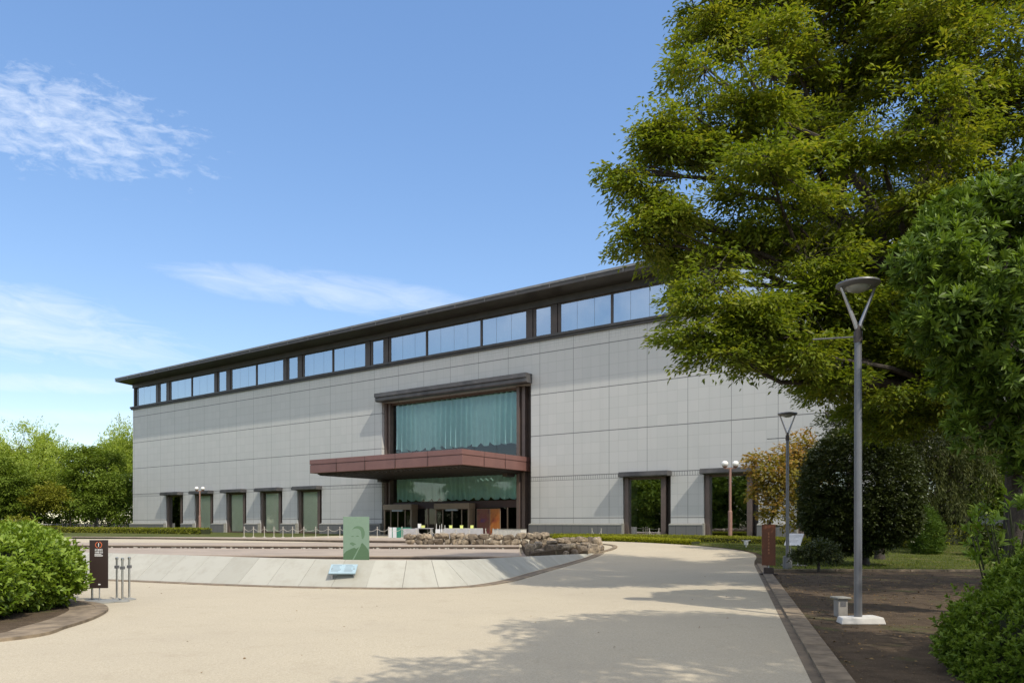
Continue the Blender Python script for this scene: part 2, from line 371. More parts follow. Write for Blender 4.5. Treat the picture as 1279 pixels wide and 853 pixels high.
M['grass'] = leafmat('grass_blades', [(.10,.15,.02),(.16,.2,.035),(.22,.24,.06)], .7, .4, .1)
M['litter'] = leafmat('dry_leaves', [(.16,.10,.05),(.25,.17,.08),(.10,.07,.04)], .8, .1, .1)

# ------------------------------------------------------------------ ground and paving sheets
def sheet(name, poly, m, off, step=1.5, kind='structure', thick=0):
    bm = bmesh.new(); vs = [bm.verts.new((x, y, 0)) for x, y in poly]
    es = [bm.edges.new((vs[i], vs[(i+1) % len(vs)])) for i in range(len(vs))]
    bmesh.ops.triangle_fill(bm, edges=es, use_beauty=True)
    y0 = min(p[1] for p in poly); y1 = max(p[1] for p in poly); y = 28.0
    while y <= 46.01:
        if y0 < y < y1:
            bmesh.ops.bisect_plane(bm, geom=bm.verts[:]+bm.edges[:]+bm.faces[:], plane_co=(0, y, 0), plane_no=(0, 1, 0))
        y += step
    bmesh.ops.recalc_face_normals(bm, faces=bm.faces)
    for f in bm.faces:
        if f.normal.z < 0: f.normal_flip()
    for v in bm.verts: v.co.z = hgt(v.co.x, v.co.y)+off
    me = bpy.data.meshes.new(name); bm.to_mesh(me); bm.free(); me.materials.append(m)
    o = bpy.data.objects.new(name, me); C.objects.link(o)
    if kind: tag(o, kind=kind)
    return o
sheet('ground', [(-900,-200),(900,-200),(900,1500),(-900,1500)], M['dirt'], -.004)
road_right = [(.3,-12),(.9,.4),(3.0,7.44),(6.4,18.8),(9.5,29.2),(10.7,32.6),(11.3,35),(11.1,37.4),(10,40),(8.2,42.4),(6,44.6),(2.6,47.8),(.5,51),(-.5,56),(2.2,61.3)]
road_poly = spline(road_right, 3)+[(-13.5,72.6),(-15,64),(-19,54),(-26,51.5),(-60,51.5),(-60,-12)]
sheet('road', road_poly, M['road'], .004)
sheet('lawn', [(-120,56),(-26,51.5),(-19,54),(-15,64),(-13.5,72.6),(-50.2,98.7),(-60,106),(-120,106)], M['lawn'], .008)
lawn_r = [(8.9,25.2),(9.9,29.2)]+[(x+.25, y) for x, y in spline(road_right[4:12], 3)][2:]+[(2.8,51.5),(.4,56),(2.6,61.1),(36,37.5),(60,36),(60,25.2)]
sheet('lawn', lawn_r, M['lawn'], .010)
# right-hand gutter and kerb
def strip(path, o0, o1):     # offset strip polygon, right-hand side positive
    a = []; b = []
    for i, p in enumerate(path):
        q0 = path[max(i-1,0)]; q1 = path[min(i+1,len(path)-1)]
        d = Vector((q1[0]-q0[0], q1[1]-q0[1])).normalized(); n = Vector((d.y, -d.x))
        a.append((p[0]+n.x*o0, p[1]+n.y*o0)); b.append((p[0]+n.x*o1, p[1]+n.y*o1))
    return a, b
def kerbmesh(name, path, o0, o1, z0, z1, m, gap=None, kind='structure'):
    a, b = strip(path, o0, o1); mb = MB()
    for i in range(len(path)-1):
        if gap and i % gap == gap-1:    # a narrow joint
            pass
        q = [a[i], b[i], b[i+1], a[i+1]]
        if gap:
            f = .02; q = [tuple(np.array(a[i])*(1-f)+np.array(a[i+1])*f), tuple(np.array(b[i])*(1-f)+np.array(b[i+1])*f), b[i+1], a[i+1]]
        hb = [hgt(*p) for p in q]
        mb.hexa([(p[0],p[1],h+z0) for p, h in zip(q, hb)], [(p[0],p[1],h+z1) for p, h in zip(q, hb)])
    o = mb.build(name, m); tag(o, kind=kind); return o
line_r = [(.9+(9.3-.9)*i/40, .4+(28.6-.4)*i/40) for i in range(41)]
kerbmesh('gutter', line_r, 0, .12, -.05, .009, M['gutter'])
kerbmesh('kerb', line_r, .11, .39, -.06, .05, M['kerb'], gap=1)
kerbmesh('kerb', [(8.4+i*1.2, 24.9+.12*math.sin(i)) for i in range(28)], 0, .14, -.05, .06, M['kerb'], gap=1)
# island with the left hedge
isl = spline([(-12,5),(-8.4,8.6),(-6.75,10.2),(-6.75,11.3),(-7.0,12.6),(-7.55,13.9),(-8.6,14.9),(-11,15.8),(-15,16.4),(-20,16.8)], 5)
a_, b_ = strip(isl, -.2, 0)
sheet('soil_bed', a_+[(-20,5)], M['dirt'], .03)
kerbmesh('kerb', isl, -.2, 0, -.05, .05, M['kerb'], gap=None)
kerbmesh('kerb', isl, -.62, -.2, -.05, .045, M['kerb'], gap=None)

# ------------------------------------------------------------------ the museum building
OX, OY = -50.356, 98.904
bl = empty('museum_building', (OX, OY, 0), math.atan2(-.579, .8155),
           'long grey stone museum with dark flat eaves, clerestory windows and copper canopy over its entrance', 'building')
def BL(t, y, z=0): return Vector((OX+.8155*t+.579*y, OY-.579*t+.8155*y, z))
T1 = 110.0; PER = 6.42
wins = [8.0+PER*k for k in range(5)]+[72.2+PER*k for k in range(6)]
opens = [(t, t+3.9, 5.07) for t in wins[:5]]+[(46.3, 63.7, 13.2)]+[(t, t+3.9, 5.07) for t in wins[5:]]
mb = MB(); x = 0
for a, b, zt in opens:
    mb.box(x, a, 0, .9, .2, 16.6); mb.box(a, b, 0, .9, zt, 16.6); x = b
mb.box(x, T1, 0, .9, .2, 16.6); mb.box(0, .9, .9, 38, .2, 16.6); mb.box(T1-.9, T1, .9, 38, .2, 16.6); mb.box(.9, T1-.9, 37.1, 38, .2, 16.6)
mb.build('wall', M['wall'], bl)
# plinth: one run per pier
x = 0
for a, b, zt in opens+[(T1+.3, 0, 0)]:
    x0 = x-.02 if x else -.3; x1 = a+.02
    if a > T1: x1 = T1+.3
    pl = MB(); cp = MB(); pl.extx([(-.02,.1),(-.34,.1),(-.34,1.42),(-.02,1.42)], x0, x1)
    cp.extx([(-.02,1.42),(-.36,1.42),(-.36,1.49),(-.08,1.58),(-.02,1.58)], x0-.0, x1+.0)
    cp.box(x1-.0, x1+.1, -.35, -.02, .1, 1.575) if a < T1 else None
    x = b; po = pl.build('plinth', M['plinth'], bl); cp.build('plinth_cap', M['cap'], po)
# floors, core and end closing
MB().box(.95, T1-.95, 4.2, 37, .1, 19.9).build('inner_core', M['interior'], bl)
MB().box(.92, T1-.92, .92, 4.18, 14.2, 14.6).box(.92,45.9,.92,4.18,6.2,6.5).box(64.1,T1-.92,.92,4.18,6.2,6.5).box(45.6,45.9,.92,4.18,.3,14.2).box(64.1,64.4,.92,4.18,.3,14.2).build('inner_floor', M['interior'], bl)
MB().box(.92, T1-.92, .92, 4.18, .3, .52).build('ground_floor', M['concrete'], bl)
# roof and eaves
rf = MB().extx([(-1.86,20.36),(-1.86,20.62),(10,22.0),(30,22.0),(39.9,20.62),(39.9,20.36)], -.55, T1+.55).build('roof', M['roof'], bl)
ev = MB(); ev.extx([(-2.0,20.08),(-2.0,20.36),(39.98,20.36),(39.98,20.08),(38.1,19.96),(0,19.96)], -.6, T1+.6)
ev.build('eaves', M['fascia'], rf)
fe = MB(); fe.box(-.64, T1+.64, -2.06, -1.95, 20.37, 20.55)
for k in range(36): fe.box(-.6+k*3.21, -.6+k*3.21+.05, -2.075, -2.06, 20.1, 20.56)
fe.box(-.66,-.56,-1.95,40,20.37,20.55); fe.build('roof_edge_trim', M['fasciatop'], rf)
# clerestory
MB().extx([(.9,16.6),(-.16,16.6),(-.16,16.78),(-.28,16.78),(-.28,16.98),(.9,16.98)], -.28, T1+.28).build('sill_course', M['fascia'], bl)
MB().box(-.05, T1+.05, -.05, .9, 19.45, 19.955).box(-.05,.9,.9,38,19.45,19.955).build('head_beam', M['fascia'], bl)
wide = [(1.0,5.5,[]),(8.92,18.34,[13.6]),(21.76,31.18,[26.44]),(34.6,43.9,[39.15]),(47.32,63.16,[51.98,58.37]),(66.47,75.9,[71.18]),(79.3,88.7,[84.0]),(92.1,101.5,[96.8]),(104.6,109.4,[])]
small = [(6.4,7.95),(19.2,20.75),(32.05,33.6),(44.85,46.4),(64.05,65.6),(76.85,78.4),(89.7,91.25),(102.4,103.95)]
def pane_strip(t0, t1, z0, z1, y, frames, glass, parent, joint=1.56, fw=.05):
    f = MB(); f.box(t0, t1, y-.05, y+.05, z0, z0+fw); f.box(t0, t1, y-.05, y+.05, z1-fw, z1)
    f.box(t0, t0+fw, y-.05, y+.05, z0+fw, z1-fw); f.box(t1-fw, t1, y-.05, y+.05, z0+fw, z1-fw)
    for m_ in frames: f.box(m_-.09, m_+.09, y-.08, y+.05, z0+fw, z1-fw)
    fo = f.build('window', M['brown'], parent)
    n = max(1, round((t1-t0)/joint)); g = MB(); st = (t1-t0)/n
    for k in range(n): g.add([(t0+k*st+.012,y,z0+.02),(t0+(k+1)*st-.012,y,z0+.02),(t0+(k+1)*st-.012,y,z1-.02),(t0+k*st+.012,y,z1-.02)], [(0,1,2,3)])
    g.build('pane', glass, fo); return fo
for t0, t1, ms in wide:
    fo = pane_strip(t0, t1, 16.985, 19.445, .18, ms, M['glass_sky'], bl)
    f = MB(); n = int((t1-t0)/.09)
    vs = []; 
    for i in range(n+1):
        t = t0+(t1-t0)*i/n; vs += [(t, .75+.03*math.sin(i*1.3)+.015*math.sin(i*.37), 16.99), (t, .75+.03*math.sin(i*1.3)+.015*math.sin(i*.37), 19.3)]
    f.add(vs, [(2*i,2*i+2,2*i+3,2*i+1) for i in range(n)]); f.build('blind', M['white_curtain'], fo)
for t0, t1 in small: pane_strip(t0, t1, 16.985, 19.445, .18, [], M['glass_sky'], bl)
pil = []
edges = sorted([(a, b) for a, b, _ in wide]+small)
for (a0, b0), (a1, b1) in zip(edges[:-1], edges[1:]):
    m_ = MB(); m_.box(b0+.01, a1-.26, .08, .3, 16.985, 19.445); m_.box(a1-.22, a1-.01, .14, .3, 16.985, 19.445); m_.build('pillar', M['brown'], bl)
MB().box(0, .25, .1, .88, 16.985, 19.445).box(.05,.25,.9,37,16.985,19.445).build('pillar', M['brown'], bl)
g = MB(); g.add([(.27,.3,17.0),(.97,.3,17.0),(.97,.3,19.44),(.27,.3,19.44)], [(0,1,2,3)]); g.build('corner_pane', M['glass_sky'], bl)
# curtains
def curtain(t0, t1, z0, z1, y, m, parent, amp=.09, fold=.42, scallop=.0, seed=0):
    rs = random.Random(seed); n = int((t1-t0)/.04); vs = []
    ph = 0; rows = 5
    prof = []
    for i in range(n+1):
        t = t0+(t1-t0)*i/n; ph += .04/fold*2*math.pi*(.75+.5*rs.random()); a = amp*(.6+.4*math.sin(t*.9+seed))
        prof.append((t, a*math.sin(ph), ph))
    for t, d, p in prof:
        for r in range(rows):
            k = r/(rows-1); zz = z1+(z0-z1)*k
            if r == rows-1: zz += scallop*(1-abs(math.sin(p*.25+t*.3)))**1.5
            vs.append((t, y+d*(.6+.6*k), zz))
    f = MB(); f.add(vs, [(i*rows+r, (i+1)*rows+r, (i+1)*rows+r+1, i*rows+r+1) for i in range(n) for r in range(rows-1)])
    return f.build('curtain', m, parent, smooth=True)
# ground floor windows
for i, t in enumerate(wins):
    fo = MB(); fo.box(t+.03, t+.38, .14, .5, .52, 5.06); fo.box(t+3.05, t+3.43, .14, .5, .52, 5.06)
    fo.box(t+.38, t+3.05, .3, .5, .52, .64); fo.box(t+.38, t+3.05, .3, .5, 4.9, 5.06)
    fw = fo.build('window', M['brownl'], bl, bevel=.01)
    MB().box(t+3.43, t+3.88, .6, .7, .52, 5.06).build('side_panel', M['brown'], fw)
    g = MB(); g.add([(t+.38,.4,.6),(t+3.05,.4,.6),(t+3.05,.4,4.95),(t+.38,.4,4.95)], [(0,1,2,3)])
    dark = i == 0 or i > 4
    g.build('pane', M['glass_dark'] if dark else M['glass'], fw)
    if not dark: curtain(t+.42, t+3.02, .66, 4.88, .46, M['green_curtain'], fw, .03, .3, seed=i)
    elif i == 5: curtain(t+.4, t+.95, .66, 4.88, .48, M['yellow_curtain'], fw, .04, .25, seed=i)
    li = MB(); li.extx([(-.003,5.08),(-.78,5.08),(-.81,5.12),(-.81,5.36),(-.72,5.36),(-.72,5.45),(-.003,5.45)], t-.02, t+3.95)
    li.build('lintel', M['lintel'], fw)
# entrance bay
en = MB().box(46.35,46.6,.3,1.0,.52,13.19).box(46.66,46.9,.5,1.0,.52,13.19).box(62.0,62.3,.3,1.0,.52,13.19).box(62.4,62.75,.5,1.0,.52,13.19).box(63.3,63.69,.88,1.1,.52,13.19)
en.box(46.9,62.0,.85,1.0,13.0,13.19).box(46.9,62.0,.85,1.0,7.18,7.3)
en = en.build('entrance_frame', M['brownl'], bl, bevel=.01)
for a, b, c in ((62.76,63.3,.98),(62.3,62.4,.9),(46.6,46.66,.9)): MB().box(a,b,c,c+.1,.52,13.19).build('dark_infill', M['brown'], en)
g = MB()
for k in range(6):
    a = 46.92+k*(15.06/6); g.add([(a+.02,.93,7.3),(a+15.06/6-.02,.93,7.3),(a+15.06/6-.02,.93,13.0),(a+.02,.93,13.0)], [(0,1,2,3)])
up = g.build('upper_pane', M['glass'], en)
MB().extx([(-.003,13.21),(-.74,13.21),(-.80,13.3),(-.80,13.62),(-.95,13.62),(-.95,13.98),(-.003,14.0)], 46.2, 63.8).build('lintel', M['lintel'], en)
curtain(47.0, 62.0, 8.45, 13.0, 1.2, M['teal'], en, .3, .62, .3, seed=3)
g = MB()
for k in range(6):
    a = 46.92+k*(15.06/6); g.add([(a+.02,.93,3.6),(a+15.06/6-.02,.93,3.6),(a+15.06/6-.02,.93,5.9),(a+.02,.93,5.9)], [(0,1,2,3)])
g.build('lower_pane', M['glass'], en)
curtain(47.0, 62.0, 3.66, 5.9, 1.3, M['teal'], en, .15, .55, .26, seed=9)
MB().box(46.92,62.0,.86,1.0,2.95,3.58).build('transom', M['redbeam'], en)
# door units
for a, b in ((46.55,50.2),(53.1,57.1)):
    d = MB(); d.box(a, a+.16, 0, .16, .5, 2.85); d.box(b-.16, b, 0, .16, .5, 2.85); d.box(a+.85,a+.93,.05,.13,.5,2.85); d.box(b-.93,b-.85,.05,.13,.5,2.85)
    d.box((a+b)/2-.05,(a+b)/2+.05,.05,.13,.5,2.85); d.box(a, a+.16, .16, .85, 2.6, 2.85); d.box(b-.16, b, .16,.85,.5,2.85)
    dd = d.build('sliding_door', M['tan'], en)
    MB().box(a-.05, b+.05, -.08, .85, 2.86, 3.38).build('door_header', M['tan'], dd, bevel=.015)
    MB().box((a+b)/2-.7,(a+b)/2+.7,-.04,.1,2.7,2.85).build('door_sensor', M['steel'], dd)
    g = MB(); g.add([(a+.16,.09,.55),(b-.16,.09,.55),(b-.16,.09,2.68),(a+.16,.09,2.68)], [(0,1,2,3)]); g.build('door_pane', M['glass_door'], dd)
for a, b in ((50.3,53.0),(57.2,62.0)):
    g = MB(); g.add([(a,.93,.55),(b,.93,.55),(b,.93,2.94),(a,.93,2.94)], [(0,1,2,3)]); g.build('side_pane', M['glass_door'], en)
for a in (60.6, 51.4): MB().box(a,a+.12,.86,1.0,.5,2.94).build('mullion', M['tan'], en)
def postermat(name, cols, sc_):
    m, t, bs = nodes_mat(name); f = tnoise(t, objco(t), sc_, 3, .5); cr = t.nodes.new('ShaderNodeValToRGB'); e = cr.color_ramp.elements
    for i, c in enumerate(cols):
        k = e[0] if i == 0 else (e[len(e)-1] if i == len(cols)-1 else e.new(.3+.4*i/(len(cols)-1)))
        k.position = .3+.4*i/(len(cols)-1); k.color = c+(1,)
    t.links.new(f, cr.inputs[0]); t.links.new(cr.outputs[0], bs.inputs['Base Color']); bs.inputs['Roughness'].default_value = .35; return m
for (a, b, cols, lb) in ((57.75, 59.15, [(.06,.04,.15),(.17,.04,.035),(.18,.07,.04),(.08,.02,.03)], 'dark red and violet exhibition panel left of the orange one by the entrance'),
                     (59.2, 60.25, [(.2,.035,.02),(.36,.10,.02),(.42,.15,.03),(.08,.02,.04)], 'orange and red exhibition panel right of the violet one by the entrance')):
    p = empty('exhibition_panel', BL((a+b)/2, .3, .5), math.atan2(-.579,.8155), lb, 'poster panel')
    w_ = (b-a)/2
    MB().box(-w_, w_, .01, .05, .12, 2.32).build('poster', postermat('poster_print', cols, 1.1), p)
    MB().box(-w_-.03,-w_,.0,.06,0,2.36).box(w_,w_+.03,0,.06,0,2.36).box(-w_,w_,0,.06,2.325,2.36).box(-w_-.03,w_+.03,-.2,.25,0,.03).build('frame', M['tan'], p)
# canopy
cy0, cy1, cx0, cx1 = -8.3, .2, 45.75, 63.1
can = MB(); can.box(cx0, cx1, cy0, .84, 6.75, 7.15); can.box(cx0+.07, cx1-.07, cy0+.07, .84, 6.70, 6.75)
cano = can.build('canopy', M['canopy'], bl, bevel=.012)
MB().box(cx0+.03, cx1-.03, cy0+.03, .84, 5.98, 6.70).build('canopy_fascia', M['canopy'], cano, bevel=.012)
j = MB()
for t in [cx0+k*(cx1-cx0)/5 for k in range(1,5)]: j.box(t-.02, t+.02, cy0-.006, cy0+.04, 5.99, 7.145)
for y in (-5.6,-2.8): j.box(cx1-.04, cx1+.006, y-.02, y+.02, 5.99, 7.145)
j.build('panel_joint', M['redbeam'], cano)
s = MB(); s.box(cx0+.5, cx1-.5, cy0+.5, .84, 5.86, 5.975)
for k in range(30): s.box(cx0+.6+k*.54, cx0+.85+k*.54, cy0+.6, .82, 5.78, 5.86)
s.build('canopy_soffit', M['canopydark'], cano)
for a in (46.6, 61.4): MB().box(a, a+.52, -.9, .2, 5.5, 5.775).build('canopy_bracket', M['brown'], cano)
# flank of the forecourt: low white ramp block
rb = empty('ramp_block', BL(62.8, -1.8, .45), math.atan2(-.579,.8155), 'low pale grey block right of the entrance doors', 'block')
MB().box(-1.5,1.4,-.4,.4,0,.62).build('body', M['concretew'], rb, bevel=.03)
MB().box(-1.52,1.42,-.42,.42,.625,.67).build('coping', M['cap'], rb, bevel=.01)
# ------------------------------------------------------------------ fountain basin with battered slab wall
bot = spline([(-26,26.8),(-20,24.4),(-15,22.4),(-10.6,20.8),(-7.05,19.3),(-3.9,18.45),(-1.59,18.6),(-.43,20.3),(.6,24),(2.1,29.3),(3.3,32.9),(3.95,35.2)], 10)
seg = [math.dist(a, b) for a, b in zip(bot[:-1], bot[1:])]; cum = [0]
for s_ in seg: cum.append(cum[-1]+s_)
def along(path, cm, d):
    d = min(max(d, 0), cm[-1]-1e-6); i = max(k for k in range(len(cm)) if cm[k] <= d); i = min(i, len(path)-2)
    f = (d-cm[i])/max(cm[i+1]-cm[i], 1e-9); p = Vector(path[i]).lerp(Vector(path[i+1]), f)
    dd = (Vector(path[min(i+2,len(path)-1)])-Vector(path[max(i-1,0)])).normalized(); return p, dd
def topz(x, y):
    if x < -1.6: return .64+max(0, -x-4)*.007
    d = y-18.6; return max(.64-.0285*d, .17)
bw = empty('basin_wall', (-3.9, 18.45, 0), 0, 'low curving wall of pale sloping slabs round the fountain terrace', 'wall')
bx, by = -3.9, 18.45
mb = MB(); cop = MB(); back = MB(); var = []
d = 0.0; rs = random.Random(3)
while d < cum[-1]-.15:
    ln = .92; e = min(d+ln, cum[-1])
    n = 3; f0 = d+.005; f1 = e-.005; tone = rs.random()
    for k in range(n):
        q = []
        for dd_ in (f0+(f1-f0)*k/n, f0+(f1-f0)*(k+1)/n):
            p, t_ = along(bot, cum, dd_); nn = Vector((-t_.y, t_.x)); h = topz(p.x, p.y); g0 = hgt(p.x, p.y)
            ins = 1.35*(h-g0)+.05; tp = p+nn*ins; q.append((p, tp, h, g0, nn))
        (p0,t0_,h0,g0,n0),(p1,t1_,h1,g1,n1) = q
        vs = [(p0.x-bx,p0.y-by,g0-.05),(p1.x-bx,p1.y-by,g1-.05),(t1_.x-bx,t1_.y-by,h1),(t0_.x-bx,t0_.y-by,h0),
              (p0.x+n0.x*.1-bx,p0.y+n0.y*.1-by,g0-.1),(p1.x+n1.x*.1-bx,p1.y+n1.y*.1-by,g1-.1),(t1_.x+n1.x*.08-bx,t1_.y+n1.y*.08-by,h1-.06),(t0_.x+n0.x*.08-bx,t0_.y+n0.y*.08-by,h0-.06)]
        mb.add(vs, [(0,1,2,3),(7,6,5,4),(0,4,5,1),(1,5,6,2),(2,6,7,3),(3,7,4,0)]); var += [tone]*8
        # dark backing behind the joints, then the flat top strip
        c0 = t0_+n0*.3; c1 = t1_+n1*.3
        cop.add([(t0_.x+n0.x*.02-bx,t0_.y+n0.y*.02-by,h0-.012),(t1_.x+n1.x*.02-bx,t1_.y+n1.y*.02-by,h1-.012),(c1.x-bx,c1.y-by,h1-.012),(c0.x-bx,c0.y-by,h0-.012),
                 (t0_.x+n0.x*.02-bx,t0_.y+n0.y*.02-by,.05),(t1_.x+n1.x*.02-bx,t1_.y+n1.y*.02-by,.05),(c1.x-bx,c1.y-by,.05),(c0.x-bx,c0.y-by,.05)],
                [(0,1,2,3),(4,5,1,0),(5,6,2,1),(6,7,3,2),(7,4,0,3)])
    d = e
bs_ = []
for i, p in enumerate(bot):
    _, t_ = along(bot, cum, cum[i]); nn = Vector((-t_.y, t_.x)); h = topz(*p); g0 = hgt(*p); tp = Vector(p)+nn*(1.35*(h-g0)+.05)
    bs_.append(((p[0]+nn.x*.05, p[1]+nn.y*.05, g0-.05), (tp.x+nn.x*.03, tp.y+nn.y*.03, h-.035)))
for (a0, a1), (b0, b1) in zip(bs_[:-1], bs_[1:]):
    back.add([(q[0]-bx, q[1]-by, q[2]) for q in (a0, b0, b1, a1)], [(0,1,2,3)])
o = mb.build('sloping_slabs', M['slab'], bw)
at = o.data.attributes.new('var', 'FLOAT', 'POINT'); at.data.foreach_set('value', var)
back.build('joint_backing', M['gutter'], bw); cop.build('coping', M['terrace'], bw)
a0_, b0_ = strip(bot, 0, .16)
kerbmesh('gutter', bot, 0, .20, -.06, .012, M['gutter'])
kerbmesh('kerb', bot, .20, .42, -.06, .02, M['kerb'], gap=1)
# pool floor and three broad terrace steps
def terrace(front, backy, z, zlow, name='terrace'):
    f = front; poly = f+[(f[-1][0]+.15, backy), (f[0][0], backy+5)]
    mb = MB(); n = len(poly); mb.prism(poly, zlow, z-.05)
    o = mb.build(name, M['riser']); tag(o, kind='structure')
    p2 = [(x, y-.06) for x, y in f]+[(f[-1][0]+.2, backy), (f[0][0], backy+5)]
    mb = MB(); mb.prism(p2, z-.045, z); o = mb.build(name, M['terrace']); tag(o, kind='structure')
MB().prism([(-30,30),(-4,19.6),(-1.7,19.9),(.3,24.5),(1.0,29.6),(.5,50),(-30,54)], .05, .19).build('pool_floor', M['terrace'])['kind'] = 'structure'
terrace([(-30,33.5),(-16,30.4),(-8,29.2),(-2,28.9),(.3,28.7)], 50, .32, .15)
terrace([(-32,42),(-22,38.6),(-12,37.2),(-4,36.8),(.35,36.6)], 50, .47, .28)
terrace([(-34,54),(-24,50.5),(-14,45.0),(-7,42.0),(-5.6,41.6)], 48.9, .63, .42)
# low pebbly line on the treads (drain slots)
sl_ = MB()
for k in range(46):
    x = -26+k*.56+rs.uniform(-.15,.15)
    y = 38.6-(x+22)*.14 if x < -12 else 37.0-(x+12)*.03
    for _q in range(6):
        if rs.random() < .45: xq = x+rs.uniform(0,.5); sl_.box(xq, xq+rs.uniform(.03,.1), y-.12, y-.04, .322, .322+rs.uniform(.02,.07))
o = sl_.build('pebbles', M['cream']); tag(o, kind='stuff', label='pale pebbles caught along the foot of the terrace step', cat='pebbles')

# rubble stone walls
def icos(): 
    bm = bmesh.new(); bmesh.ops.create_icosphere(bm, subdivisions=3, radius=1)
    v = np.array([x.co[:] for x in bm.verts]); f = [tuple(q.index for q in g.verts) for g in bm.faces]; bm.free(); return v, f
IV, IF = icos()
def stone(size, rng):
    v = np.sign(IV)*np.abs(IV)**.42; v = v/np.max(np.abs(v), axis=0)
    # a few flat cuts give the broken faces
    for _ in range(11):
        n = rng.normal(size=3); n /= np.linalg.norm(n); dd = rng.uniform(.78, 1.15); k = v@n-dd; k[k < 0] = 0; v = v-np.outer(k, n)
    p = rng.uniform(0, 6, 3)
    v = v*(1+.05*np.sin(v@np.array([3.1,4.2,2.7])+p[0])+.03*np.sin(v@np.array([7,-6,8])+p[1]))[:, None]
    return v*np.array(size)/2
def rubble(name, path, z0f, hf, label, big=1.0, seed=1, cat='stone wall', jit=1.0):
    rng = np.random.default_rng(seed); cm = [0]
    for a, b in zip(path[:-1], path[1:]): cm.append(cm[-1]+math.dist(a, b))
    p0 = path[0]; V = []; F = []; va = []
    core = MB()
    for lay in range(3):
        d = rng.uniform(-.2, .2)
        while d < cm[-1]:
            p, t_ = along(path, cm, d); H = hf(d/cm[-1]); rows = max(1, round(H/(.3*big)))
            ln = rng.uniform(.3, .72)*big
            if lay < rows and d+ln < cm[-1]+.3:
                hh = H/rows*rng.uniform(1.0, 1.25)
                s = stone((ln*1.0, rng.uniform(.45,.6)*big, hh*1.02), rng); a = math.atan2(t_.y, t_.x)+rng.uniform(-.12,.12); ti = rng.uniform(-.22,.22)*jit; a += rng.uniform(-.3,.3)*(jit-1)
                ct, st = math.cos(ti), math.sin(ti); s = np.stack([s[:,0]*ct-s[:,2]*st, s[:,1], s[:,0]*st+s[:,2]*ct], 1)
                ca, sa = math.cos(a), math.sin(a)
                s = np.stack([s[:,0]*ca-s[:,1]*sa+p.x-p0[0], s[:,0]*sa+s[:,1]*ca+p.y-p0[1], s[:,2]+z0f(p.x,p.y)+H/rows*(lay+.5)+rng.uniform(-.03,.03)], 1)
                b = sum(len(x) for x in V); V.append(s); F += [tuple(i+b for i in f) for f in IF]; va += [rng.random()]*len(s)
            d += ln*.9
    me = bpy.data.meshes.new(name); me.from_pydata(np.concatenate(V).tolist(), [], F); me.materials.append(M['rock'])
    me.polygons.foreach_set('use_smooth', [True]*len(me.polygons)); me.set_sharp_from_angle(angle=R(18))
    at = me.attributes.new('var', 'FLOAT', 'POINT'); at.data.foreach_set('value', va)
    o = bpy.data.objects.new(name, me); C.objects.link(o); o.location = (p0[0], p0[1], 0)
    tag(o, label, cat); return o
rubble('stone_wall', spline([(-5.5,39.4),(-3,39.0),(-.6,38.6),(1.2,38.4),(2.1,38.8)], 4), lambda x, y: .46, lambda f: .56 if f < .75 else .62,
       'straight low rubble stone wall in front of the museum doors, behind the terrace steps', .85, 5)
def boulders(spec, label, seed):       # a run of big stones laid one by one
    rng = np.random.default_rng(seed); V = []; F = []; va = []; o0 = None
    for pxx, wpx, yb, yt, Y in spec:
        w_ = wpx/FPX*Y*.96; h_ = (yb-yt)/FPX*Y*.95; c = W(pxx, (yb+yt)/2, Y)
        if o0 is None: o0 = (c.x, c.y)
        q = stone((w_, max(.5, w_*.8), h_*1.05), rng); a = rng.uniform(-.25,.25); ca, sa = math.cos(a), math.sin(a)
        q = np.stack([q[:,0]*ca-q[:,1]*sa+c.x-o0[0], q[:,0]*sa+q[:,1]*ca+c.y-o0[1]+.3, q[:,2]+c.z], 1)
        b_ = sum(len(x) for x in V); V.append(q); F += [tuple(i+b_ for i in f) for f in IF]; va += [rng.uniform(0,1)]*len(q)
    me = bpy.data.meshes.new('stone_wall'); me.from_pydata(np.concatenate(V).tolist(), [], F); me.materials.append(M['rock'])
    me.polygons.foreach_set('use_smooth', [True]*len(me.polygons)); me.set_sharp_from_angle(angle=R(16))
    at = me.attributes.new('var', 'FLOAT', 'POINT'); at.data.foreach_set('value', va)
    o = bpy.data.objects.new('stone_wall', me); C.objects.link(o); o.location = (o0[0], o0[1], 0); tag(o, label, 'stone wall')
boulders([(662,13,698,679,29),(675,15,698,686,29.6),(672,12,686,676,30.2),(688,20,697.5,680,30.4),(704,14,697,688,31.4),(705,17,688,679,32),(717,13,696,686,32.4),(727,20,695,680,33.6),
          (742,18,693,679,35),(716,12,686,678,33.4),(690,14,680,675,32.6),(733,16,681,677,36),(751,9,690,681,36)],
         'rugged wall of big separate boulders on the right rim of the basin, tapering to a point', 8)
rubble('stone_wall', spline([(1.6,38.7),(3.0,39.6),(4.3,40.4),(4.7,39.2)], 4), lambda x, y: hgt(x,y), lambda f: .5-.08*f,
       'short back row of low dark rubble stones joining the wall tip to the straight wall', 1.0, 12)
MB().prism([(.7,27),(1.6,30),(4.2,37),(4.4,39.2),(1.8,38.4),(.5,38.3)], .05, .5).build('planting_bed', M['dirt'])['kind'] = 'structure'
kerbmesh('kerb', spline([(3.95,35.2),(4.9,37.4),(5.35,39.6),(4.9,41),(3.5,41.6)], 5), 0, .22, -.05, .05, M['kerb'], gap=1)
